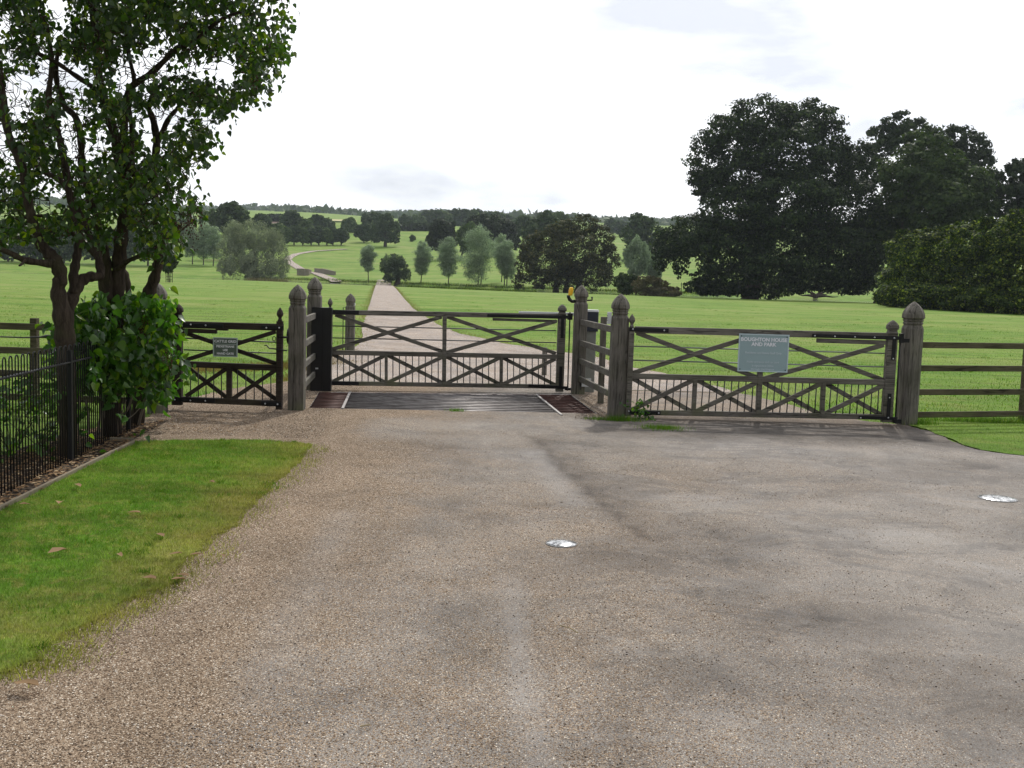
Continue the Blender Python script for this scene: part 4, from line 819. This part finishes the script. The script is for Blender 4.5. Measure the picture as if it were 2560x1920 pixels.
for k,(bx,w_,ht,m_) in enumerate(((735,20,48,'dark'),(757,17,44,'green'),(778,17,42,'dark'),(797,18,46,'dark'),(817,15,42,'green'),(832,15,44,'dark'),(853,17,42,'dark'),(712,18,46,'green'))):
    simple('copse_tree','dark tree in the front row of the distant copse above the winding lane','front row trees of the distant copse',(bx,613.5),(bx-w_,613-ht,bx+w_,606),m_,3800,.42,fork=1,sc=1.15)
simple('oak_tree','smaller dark oak left of the largest tree beyond the winding lane',None,(910,606),(884,558,938,604),'dark',6500,.38)
tree('oak_tree','large dark oak standing in the meadow above the slim willows',None,(963,617),[(965,560,24,22),(948,575,22,20),(982,575,20,22),(965,590,26,16),(988,600,12,9),(940,600,12,7),(970,543,16,10)],'dark',10000,.36,.6)
simple('tree','tree behind the meadow oak on its left',None,(930,600),(900,530,962,590),'dark',6000,.5,Y=470)
simple('young_tree','tiny lone conical tree in the upper meadow',None,(1031,604),(1024,588,1038,602),'green',1200,.3,'slim',.12,fork=0)
simple('tree','small skyline tree left of the long wood',None,(1013,575),(997,538,1030,572),'dark',3500,.6,Y=560)
# dark central copse
tree('copper_beech','very dark copper tree at the left of the central clump',None,(1100,628),[(1105,575,28,22),(1090,600,22,20),(1122,600,24,26),(1105,615,22,12),(1083,612,12,8)],'deep',9000,.4,.5,Y=325,sc=1.2)
simple('tree','greener tree right of the copper one in the central clump',None,(1152,640),(1140,556,1200,634),'green',8000,.38,Y=322)
tree('beech_tree','broad dark tree behind the largest young willow',None,(1235,625),[(1230,570,45,26),(1200,575,26,26),(1262,585,28,28),(1235,600,40,20),(1282,600,16,18),(1190,560,20,16)],'deep',13000,.42,.5,Y=345,sc=1.32)
# skyline wood
xs_=[1022,1045,1066,1088,1110,1132,1155,1178,1201,1224,1246,1268,1290,1315,1340,1362,1388,1530,1550]
ty=[556,541,530,527,530,528,523,529,528,534,532,540,550,543,546,533,535,552,556]
for k,(x_,y_) in enumerate(zip(xs_,ty)):
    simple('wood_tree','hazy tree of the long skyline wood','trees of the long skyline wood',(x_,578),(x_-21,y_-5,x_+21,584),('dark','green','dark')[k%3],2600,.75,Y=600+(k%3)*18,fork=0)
# left field trees behind the lilac
for k,(x_,y0_,w_) in enumerate(((20,548,50),(90,560,45),(160,552,50),(240,565,45),(310,560,45),(370,575,38))):
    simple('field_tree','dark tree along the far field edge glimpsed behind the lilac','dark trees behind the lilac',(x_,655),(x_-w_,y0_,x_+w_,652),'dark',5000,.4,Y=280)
# distant ridge woodland
def ridge():
    n=26000; y=RNG.uniform(1150,2300,n); x=RNG.uniform(-.5,.55,n)*y; nzv=np.array([noise.noise(Vector((a_*.004,b_*.006,7))) for a_,b_ in zip(x,y)]); ok=nzv>-.02; x,y=x[ok],y[ok]
    z=H(x,y)+RNG.uniform(1,8,len(x)); C=np.c_[x,y,z]; V=diamonds(C,RNG.normal(size=C.shape)+[0,-.4,.5],RNG.uniform(2.5,6,len(C)),.8); v,f=vcell(V)
    tag(np_mesh('distant_woodland',v,f,LM['green']),'hazy hedges and woods on the farthest ridge','woodland',kind='stuff')
ridge()
def hedge(name,a,b,hgt,label,mat='dark'):
    A=cast(*a,200);B=cast(*b,200); n=2600; q=RNG.uniform(0,1,n); x=A.x+(B.x-A.x)*q+RNG.normal(0,1.2,n); y=A.y+(B.y-A.y)*q+RNG.normal(0,1.2,n); z=H(x,y)+RNG.uniform(0,hgt,n)
    v,f=vcell(diamonds(np.c_[x,y,z],RNG.normal(size=(n,3)),RNG.uniform(.6,1.3,n),.8)); tag(np_mesh(name,v,f,LM[mat]),label,'hedge')
hedge('hedge',(655,557),(735,559),4,'dark hedge between the pale stubble and the ploughed field')
hedge('hedge',(1000,577),(1100,578),3,'dark hedge at the foot of the long skyline wood')
# river bank vegetation
def bank(x0,x1,off,n,hr,name,label,mat,w=.05,sy=1.0):
    x=RNG.uniform(x0,x1,n); y=172.5+np.clip(-x*.85,0,42)+off+RNG.normal(0,sy,n); tag(blades(name,np.c_[x,y],hr,w,mat,lambda a,b_:H(a,b_),.6),label,'bank plants')
bank(-19,3.5,-1,5000,(.15,.5),'bank_plants','rough dark grass along the near river bank below the willows',LM['haw'])
bank(9,26,-1,1100,(.1,.35),'bank_plants','rough plants on the river bank beneath the oak',LM['haw'])
bank(-60,40,30,9000,(.2,.7),'bank_plants','rough grass along the far river bank',LM['haw'],.06,1.4)
bank(-54,-45,-2,1500,(.2,.9),'bank_plants','rough grass by the foot of the weeping willow',LM['reed'])
# ------------------------------------------------------------------ bridge
SW=M('bridge_stone',.9,.1); bk=SW.N.new('ShaderNodeTexBrick'); SW.L(SW.coord((1,1,1)),bk.inputs[0]); bk.inputs['Scale'].default_value=1.6; bk.inputs['Color1'].default_value=(.34,.30,.25,1); bk.inputs['Color2'].default_value=(.22,.195,.165,1); bk.inputs['Mortar'].default_value=(.08,.075,.06,1); SW.col(SW.mix(.5,bk.outputs[0],SW.mix(SW.noise(1.5,5),(.08,.07,.055),(.40,.36,.30)))); SW=SW.m
t=thing('stone_bridge','low stone bridge carrying the lane over the river by the weeping willow','bridge',cast(790,686,100)); bo=t.location
def wall(a,b,za,zb,th=.5,name='parapet'):
    A=a-bo;B=b-bo; mb=MB(); d_=(B-A); d_.z=0; n_=Vector((-d_.y,d_.x,0)).normalized()*th/2
    V=[A-n_,B-n_,B+n_,A+n_]; V=[Vector((v.x,v.y,-2.0)) for v in V]+[Vector((V[0].x,V[0].y,za)),Vector((V[1].x,V[1].y,zb)),Vector((V[2].x,V[2].y,zb)),Vector((V[3].x,V[3].y,za))]
    mb.add(V,[(3,2,1,0),(4,5,6,7),(0,1,5,4),(1,2,6,5),(2,3,7,6),(3,0,4,7)]); w_=mb.build(name,SW,t)
    MB().beam(Vector((A.x,A.y,za+.09)),Vector((B.x,B.y,zb+.09)),.16,th+.15).build('coping',SW,w_)
YB=cast(790,686,100).y
def zz(px,py,Y_): return pY(px,py,Y_).z-bo.z
wall(pY(837,694,YB-6),pY(806,694,YB+3),zz(837,680,YB-6),zz(806,673,YB+3)); wall(pY(806,694,YB+3),pY(788,690,YB+8),zz(806,674,YB+3),zz(788,672,YB+8))
wall(pY(749,690,YB-5),pY(766,690,YB-7),zz(749,673,YB-5),zz(766,674,YB-7),1.6,'pier'); wall(pY(766,692,YB-7),pY(776,690,YB+2),zz(766,675,YB-7),zz(776,677,YB+2))
# ------------------------------------------------------------------ lilac
LIL=leafmat('lilac_leaf',(.015,.036,.009),(.038,.082,.012),(.13,.17,.015),.42,.38,(1.5,1.75,.35),.45,nsc=2.0)
LIL2=leafmat('lilac_sucker_leaf',(.022,.065,.012),(.058,.145,.018),(.18,.27,.02),.40,.35,(1.4,1.7,.35),.5,nsc=2.0)
SEED=plain('seed_head_brown',(.07,.03,.022),.8,.1)
def catmull(P,k=4):
    out=[]; n=len(P)
    for i in range(n-1):
        p0,p1,p2,p3=P[max(i-1,0)],P[i],P[i+1],P[min(i+2,n-1)]
        for j in range(k):
            t_=j/k; out.append(.5*((2*p1)+(p2-p0)*t_+(2*p0-5*p1+4*p2-p3)*t_*t_+(3*p1-p0-3*p2+p3)*t_**3))
    out.append(P[-1]); return out
def stem(pts,Y0,Y1):
    n=len(pts); out=[]
    for i,(px,py,r) in enumerate(pts):
        Y_=Y0+(Y1-Y0)*i/(n-1); p=pY(px,py,Y_); out.append(np.array([p.x,p.y,p.z,r*Y_/F]))
    return catmull(out,5)
STEMS=[([(171,1165,23),(168,1000,22),(164,880,23),(160,800,25),(146,728,18),(152,690,17),(139,655,18),(121,632,15),(95,600,13),(82,552,12),(67,487,11),(58,422,11),(30,360,10),(14,300,9),(4,210,8),(-20,80,6)],9.4,9.2),
 ([(164,800,16),(180,745,17),(200,706,15),(225,692,13),(250,688,11),(247,650,10),(234,612,9),(202,541,8),(178,487,8),(150,452,7),(98,422,6),(60,380,5),(20,340,4)],9.45,10.2),
 ([(185,735,10),(184,690,12),(190,655,11),(196,620,10),(200,580,9),(180,520,8),(168,443,9),(150,350,8),(135,304,8),(122,240,7),(130,150,6),(110,40,5)],9.5,9.9),
 ([(130,660,10),(65,651,8),(28,634,7),(-10,620,6),(-60,615,5)],9.2,8.8),
 ([(64,650,3.5),(52,662,3),(48,664,2)],9.0,8.9),
 ([(276,1100,20),(272,960,20),(268,800,19),(266,720,18),(262,650,15),(254,606,13),(243,563,10),(225,500,9),(205,420,9),(203,359,8),(190,295,8),(160,262,7),(140,190,6),(150,90,5)],10.6,10.3),
 ([(285,1098,16),(288,900,17),(292,760,17),(298,660,17),(304,590,16),(315,530,15),(323,488,14),(312,454,13),(300,400,13),(295,359,13),(272,290,11),(258,240,10),(245,170,9),(240,84,9),(228,-10,8),(222,-120,5)],10.7,10.0),
 ([(300,400,12),(324,443,0.1)],10.3,10.3),
 ([(318,500,11),(327,440,10),(322,400,10),(305,345,10),(312,318,8),(321,228,8),(380,181,7.5),(443,122,6.5),(500,88,5.5),(560,45,4.5),(640,20,3)],10.4,9.6),
 ([(330,420,7),(330,330,6),(322,262,6),(335,200,5),(320,120,5),(330,20,4)],10.3,10.8),
 ([(345,1062,15),(352,900,16),(360,790,17),(372,735,16),(388,690,13),(397,650,12),(404,617,11),(400,560,10),(388,490,10),(384,422,10),(392,359,9),(383,300,8),(372,262,6),(400,215,5),(440,190,4)],11.5,10.6),
 ([(392,359,7),(420,300,6),(440,275,5),(470,240,4),(520,215,3)],10.9,10.2),
 ([(340,900,8),(326,780,8),(321,728,8),(315,690,8),(303,668,7),(290,640,6),(300,580,5)],11.3,11.6),
 ([(270,690,6),(300,668,6),(325,650,5.5),(380,626,5),(420,590,4),(455,560,3)],10.6,10.0),
 ([(240,640,6),(200,600,6),(150,560,5),(110,540,4),(60,545,3)],10.3,9.7),
 ([(148,338,6),(90,312,6),(34,314,5),(0,300,4)],9.9,9.5),
 ([(253,232,7),(190,190,6),(130,150,5),(60,120,4)],10.0,9.5)]
CROWN=[(-160,-330),(300,-360),(560,-300),(690,-120),(715,0),(722,60),(718,120),(690,175),(660,240),(590,262),(545,300),(528,360),(505,400),(470,440),(495,480),(505,520),(480,560),(455,610),(425,640),(380,640),(330,600),(240,610),(150,590),(90,600),(0,620),(-160,600)]
def lilac():
    b0=at(280,1095); t=thing('lilac_tree','large old many-stemmed lilac filling the left of the view','tree',(b0.x,b0.y,0)); o=np.array([b0.x,b0.y,0])
    mb=MB(); nodes=[]; rads=[]
    for pts,a,b_ in STEMS:
        P=stem(pts,a,b_); mb.tube([p[:3]-o for p in P],[max(.002,float(p[3])*(1+.12*math.sin(i*1.7))) for i,p in enumerate(P)],9)
        for p in P:
            if p[2]>1.35: nodes.append(p[:3]); rads.append(p[3])
    mb.build('trunk',BARK,t,True)
    cp=np.array(CROWN,float); T=[]
    r=random.Random(5)
    while len(T)<3500:
        px,py=r.uniform(-150,725),r.uniform(-340,640)
        if not inpoly(np.array([[px,py]]),CROWN)[0]: continue
        dens=.52+1.9*noise.noise(Vector((px/70,py/70,1.3)))
        if 270<px<480 and 240<py<390: dens-=.5
        if 40<px<230 and 120<py<340: dens-=.3
        if py<130: dens+=.3
        if py>400: dens+=.3
        if 480<py and px<440: dens+=.2
        if r.random()>dens: continue
        f=(px+150)/870; lo,hi=8.7+.5*f,11.9-.9*f; Y_=r.uniform(lo,hi); p=pY(px,py,Y_); T.append(np.array(p))
    nleaf=len(T); B=[]
    while len(B)<1700:
        px,py=r.uniform(0,560),r.uniform(20,600)
        if inpoly(np.array([[px,py]]),CROWN)[0]: f=(px+150)/870; B.append(np.array(pY(px,py,r.uniform(9.0+.5*f,11.6-.9*f))))
    T=np.array(T); BS={tuple(b) for b in B}; T=np.concatenate([T,np.array(B)]); NN=np.array(nodes); RR=list(rads)
    d0=np.array([np.min(np.linalg.norm(NN-q,axis=1)) for q in T]); T=T[np.argsort(d0)]
    NL=[tuple(v) for v in nodes]; arr=np.array(NL); tw=MB(); ends=[]
    cap_=42000; buf=np.empty((cap_,3)); buf[:len(arr)]=arr; cnt=len(arr)
    for q in T:
        D=np.linalg.norm(buf[:cnt]-q,axis=1)+np.maximum(0,buf[:cnt,2]-q[2])*.8; k=int(np.argmin(D)); s_=buf[k].copy(); L=np.linalg.norm(q-s_)
        if L<.05: continue
        m=max(3,int(L/.10)+2); side_=RNG.normal(0,.10*L,3); P=[]
        for j in range(m):
            u=j/(m-1); w_=math.sin(u*math.pi); P.append(s_+(q-s_)*u+side_*w_+RNG.normal(0,.008,3)*(0<j<m-1)+np.array([0,0,-.10*L*w_]))
        r0=min(.003+.010*L,.014); tw.tube([p-o for p in P],[r0*(1-.75*j/(m-1))+.0006 for j in range(m)],5,False)
        for p in P[1:]:
            if cnt<cap_: buf[cnt]=p; cnt+=1
        if tuple(q) in BS: continue
        ends.append((P[-1],P[-1]-P[-2]))
    tw.build('twigs',BARK,t,True)
    leaves('foliage',np.array([e[0] for e in ends]),7,.061,LIL,t,o,.09)
    # seed heads
    sm=[]; r2=np.random.default_rng(3); E=[e[0] for e in ends if e[0][2]>1.7]; pick=r2.choice(len(E),170,replace=False); C=[]
    for k in pick:
        for j in range(16): C.append(E[k]+r2.normal(0,1,3)*np.array([.028,.028,.05])+np.array([0,0,.0]))
    for px,py in ((470,560),(478,580),(455,592),(440,575),(500,540),(420,560),(300,455),(190,380),(480,130),(470,160)):
        p=np.array(pY(px,py,9.9))
        for j in range(40): C.append(p+r2.normal(0,1,3)*np.array([.035,.035,.06]))
    C=np.array(C); n_=len(C); oc=np.array([(1,0,0),(-1,0,0),(0,1,0),(0,-1,0),(0,0,1.4),(0,0,-1.4)],float)*.0065; ff=np.array([(0,2,4),(2,1,4),(1,3,4),(3,0,4),(2,0,5),(1,2,5),(3,1,5),(0,3,5)])
    V=C[:,None]+oc[None]-o; np_mesh('seed_heads',V.reshape(-1,3),(ff[None]+6*np.arange(n_)[:,None,None]).reshape(-1,3),SEED,t)['kind']='stuff'
def leaves(name,E,per,size,mat,parent,o,spread,down=.75):
    n=len(E)*per; C=np.repeat(E,per,0)+RNG.normal(0,spread*.6,(n,3)); 
    d=RNG.normal(size=(n,3)); d[:,2]=-np.abs(d[:,2])*.5-down; d/=np.linalg.norm(d,axis=1,keepdims=True)
    nr=RNG.normal(size=(n,3))+np.array([0,-.25,.7]); u=np.cross(d,nr); u/=np.linalg.norm(u,axis=1,keepdims=True); w=np.cross(u,d)
    s=(size*RNG.uniform(.55,1.2,n))[:,None]; wd=RNG.uniform(.8,1.1,(n,1)); cup=RNG.uniform(.05,.35,(n,1)); cr=RNG.uniform(-.1,.35,(n,1))
    def pt(a,b_,c): return C+u*s*a*wd+d*s*b_+w*s*c
    V=np.stack([pt(0,0,0),pt(-.36,.06,cup*.8),pt(-.46,.38,cup),pt(-.24,.78,cup*.6-cr*.4),pt(0,1.12,-cr),pt(.24,.78,cup*.6-cr*.4),pt(.46,.38,cup),pt(.36,.06,cup*.8),pt(0,.5,0)],1)-o
    Fq=np.array([(0,1,2,8),(8,2,3,4),(0,8,6,7),(8,4,5,6)]); return np_mesh(name,V.reshape(-1,3),(Fq[None]+9*np.arange(n)[:,None,None]).reshape(-1,4),mat,parent)
lilac()
def bush():
    b0=at(255,1098); o=np.array([b0.x,b0.y,0]); t=thing('lilac_bush','leafy green sucker growth at the foot of the lilac, spilling over the railing','bush',(b0.x,b0.y,0))
    mb=MB()
    for pts,a,b_ in (([(254,1100,3.5),(258,1040,3),(264,985,2.6),(280,900,2.2),(300,840,1.5)],10.5,10.4),([(228,1118,3.2),(245,1075,3),(252,1010,2.5),(240,950,2)],10.2,10.3),([(347,1062,3.8),(352,1040,3.4),(362,1005,2.8),(372,940,2),(390,880,1.5)],11.3,11),
        ([(296,1070,3.2),(308,1040,3),(323,1015,2.5),(340,960,2)],11,10.9),([(270,1095,2),(300,1045,2),(315,1000,1.5)],10.6,10.8),([(262,1045,1.2),(250,1010,1.2),(244,990,1)],10.3,10.3),([(285,1085,2.4),(300,1060,2),(330,1040,1.4),(350,1020,1)],10.8,11),([(215,1120,2.5),(222,1060,2.2),(215,1000,2)],10.0,10.1),([(200,1128,2.5),(195,1040,2.2),(205,960,2)],9.9,10)):
        P=stem(pts,a,b_); mb.tube([p[:3]-o for p in P],[float(p[3]) for p in P],7)
    mb.build('stems',plain('pale_stem',(.17,.145,.115),.9,.1),t,True)
    poly=[(205,760),(250,745),(330,745),(400,735),(425,770),(440,800),(435,860),(455,900),(472,925),(450,965),(400,985),(390,1005),(370,1010),(350,970),(300,940),(260,960),(240,945),(215,890),(150,850),(185,800)]
    E=[]; r=random.Random(9)
    while len(E)<430:
        px,py=r.uniform(145,475),r.uniform(733,1012)
        if not inpoly(np.array([[px,py]]),poly)[0]: continue
        if noise.noise(Vector((px/38,py/38,5)))<-.2: continue
        f=(px-185)/290; E.append(np.array(pY(px,py,9.75+f*1.35+r.uniform(-.15,.75))))
    while len(E)<470:
        px,py=r.uniform(190,345),r.uniform(880,985)
        if py>1085-(px-190)*.1: continue
        if r.random()<.35+.9*noise.noise(Vector((px/30,py/30,2))): E.append(np.array(pY(px,py,9.8+(px-185)/290*1.3+r.uniform(0,.6))))
    while len(E)<560:
        px,py=r.uniform(130,230),r.uniform(800,960); E.append(np.array(pY(px,py,9.6+r.uniform(.0,.8))))
    leaves('foliage',np.array(E),5,.088,LIL2,t,o,.09)
    C=[]; r2=np.random.default_rng(4)
    for px,py in ((355,805),(362,825),(345,830),(415,895),(430,905)):
        p=np.array(pY(px,py,10.5))
        for j in range(30): C.append(p+r2.normal(0,1,3)*np.array([.03,.03,.05]))
    C=np.array(C); oc=np.array([(1,0,0),(-1,0,0),(0,1,0),(0,-1,0),(0,0,1.4),(0,0,-1.4)],float)*.0065; ff=np.array([(0,2,4),(2,1,4),(1,3,4),(3,0,4),(2,0,5),(1,2,5),(3,1,5),(0,3,5)])
    np_mesh('seed_heads',(C[:,None]+oc[None]-o).reshape(-1,3),(ff[None]+6*np.arange(len(C))[:,None,None]).reshape(-1,3),SEED,t)['kind']='stuff'
bush()
# plants behind the railing and by gate
def plant(px,py,Y_,w,hh,n,label,size=.07):
    b=pY(px,py,Y_); o=np.array([b.x,b.y,0]); t=thing('leafy_plant',label,'plant',(b.x,b.y,0)); E=np.c_[RNG.normal(b.x,w,n),RNG.normal(b.y,w,n),RNG.uniform(.03,hh,n)]
    mb=MB()
    for e in E[::4]: mb.tube([(0,0,0),((e[0]-b.x)*.5,(e[1]-b.y)*.5,e[2]*.6),(e[0]-b.x,e[1]-b.y,e[2])],[.005,.004,.002],5)
    mb.build('stems',plain('green_stem',(.08,.1,.04),.8,.2),t); leaves('foliage',E,3,size,LIL2,t,o,.05,.2)
plant(30,1080,9.3,.3,.75,60,'leafy seedling growing behind the iron railing at the left edge')
plant(100,1060,9.9,.35,.6,60,'dark leafy growth behind the iron railing near the lilac trunk')
plant(1597,1035,13.3,.09,.26,26,'green weed climbing the foot of the right gate beside the post',.05)
# ------------------------------------------------------------------ haze
mb=MB().box((0,1600,85),(4600,3300,210)); hz=mb.build('haze',bpy.data.materials.new('haze')); m=hz.data.materials[0]; m.use_nodes=True; nt=m.node_tree; nt.nodes.clear()
pv=nt.nodes.new('ShaderNodeVolumePrincipled'); ou=nt.nodes.new('ShaderNodeOutputMaterial'); nt.links.new(pv.outputs[0],ou.inputs['Volume'])
pv.inputs['Color'].default_value=(.80,.90,1,1); pv.inputs['Density'].default_value=.00012; pv.inputs['Anisotropy'].default_value=.2
tag(hz,'thin pale haze over the park','haze',kind='stuff')
# ------------------------------------------------------------------ light
EL,AZ=R(44),R(14)
sd=Vector((math.sin(AZ)*math.cos(EL),math.cos(AZ)*math.cos(EL),math.sin(EL)))
su=bpy.data.lights.new('sun','SUN'); su.energy=3.3; su.angle=R(2.5); su.color=(1,.955,.88); so=bpy.data.objects.new('sun',su); COL.objects.link(so); so.rotation_euler=sd.to_track_quat('Z','Y').to_euler(); so.location=(0,0,30)
w=bpy.data.worlds.new('World'); S.world=w; w.use_nodes=True; nt=w.node_tree; N=nt.nodes; bg=N['Background']
sky=N.new('ShaderNodeTexSky'); sky.sky_type='NISHITA'; sky.sun_disc=False; sky.sun_elevation=EL; sky.sun_rotation=AZ; sky.air_density=1; sky.dust_density=2
tc=N.new('ShaderNodeTexCoord'); mp=N.new('ShaderNodeMapping'); nt.links.new(tc.outputs['Generated'],mp.inputs[0]); mp.inputs['Scale'].default_value=(1,1,3.2)
def wn(sc,det,off=0):
    n=N.new('ShaderNodeTexNoise'); nt.links.new(mp.outputs[0],n.inputs['Vector']); n.inputs['Scale'].default_value=sc; n.inputs['Detail'].default_value=det; return n.outputs['Fac']
r1=N.new('ShaderNodeValToRGB'); nt.links.new(wn(3.0,7),r1.inputs[0]); e=r1.color_ramp.elements; e[0].position=.36; e[0].color=(6.9,7.2,7.9,1); e[1].position=.47; e[1].color=(11.2,11.3,11.5,1)
# brighter veil round the sun, unseen sky behind the viewer dimmed to darken near faces
vt=N.new('ShaderNodeVectorMath'); vt.operation='DOT_PRODUCT'; nt.links.new(tc.outputs['Generated'],vt.inputs[0]); vt.inputs[1].default_value=sd
mr=N.new('ShaderNodeMapRange'); nt.links.new(vt.outputs['Value'],mr.inputs[0]); mr.inputs[1].default_value=-1; mr.inputs[2].default_value=1; mr.inputs[3].default_value=.24; mr.inputs[4].default_value=1.36
ml=N.new('ShaderNodeMix'); ml.data_type='RGBA'; ml.blend_type='MULTIPLY'; ml.inputs[0].default_value=1; nt.links.new(r1.outputs[0],ml.inputs[6]); nt.links.new(mr.outputs[0],ml.inputs[7])
mx=N.new('ShaderNodeMix'); mx.data_type='RGBA'; mx.inputs[0].default_value=.88; nt.links.new(sky.outputs[0],mx.inputs[6]); nt.links.new(ml.outputs[2],mx.inputs[7]); nt.links.new(mx.outputs[2],bg.inputs[0]); bg.inputs[1].default_value=.1
S.render.engine='CYCLES'; S.view_settings.view_transform='Standard'; S.view_settings.look='None'; S.view_settings.exposure=0; S.view_settings.gamma=1
S.cycles.volume_bounces=0; S.cycles.max_bounces=6; S.cycles.transparent_max_bounces=4
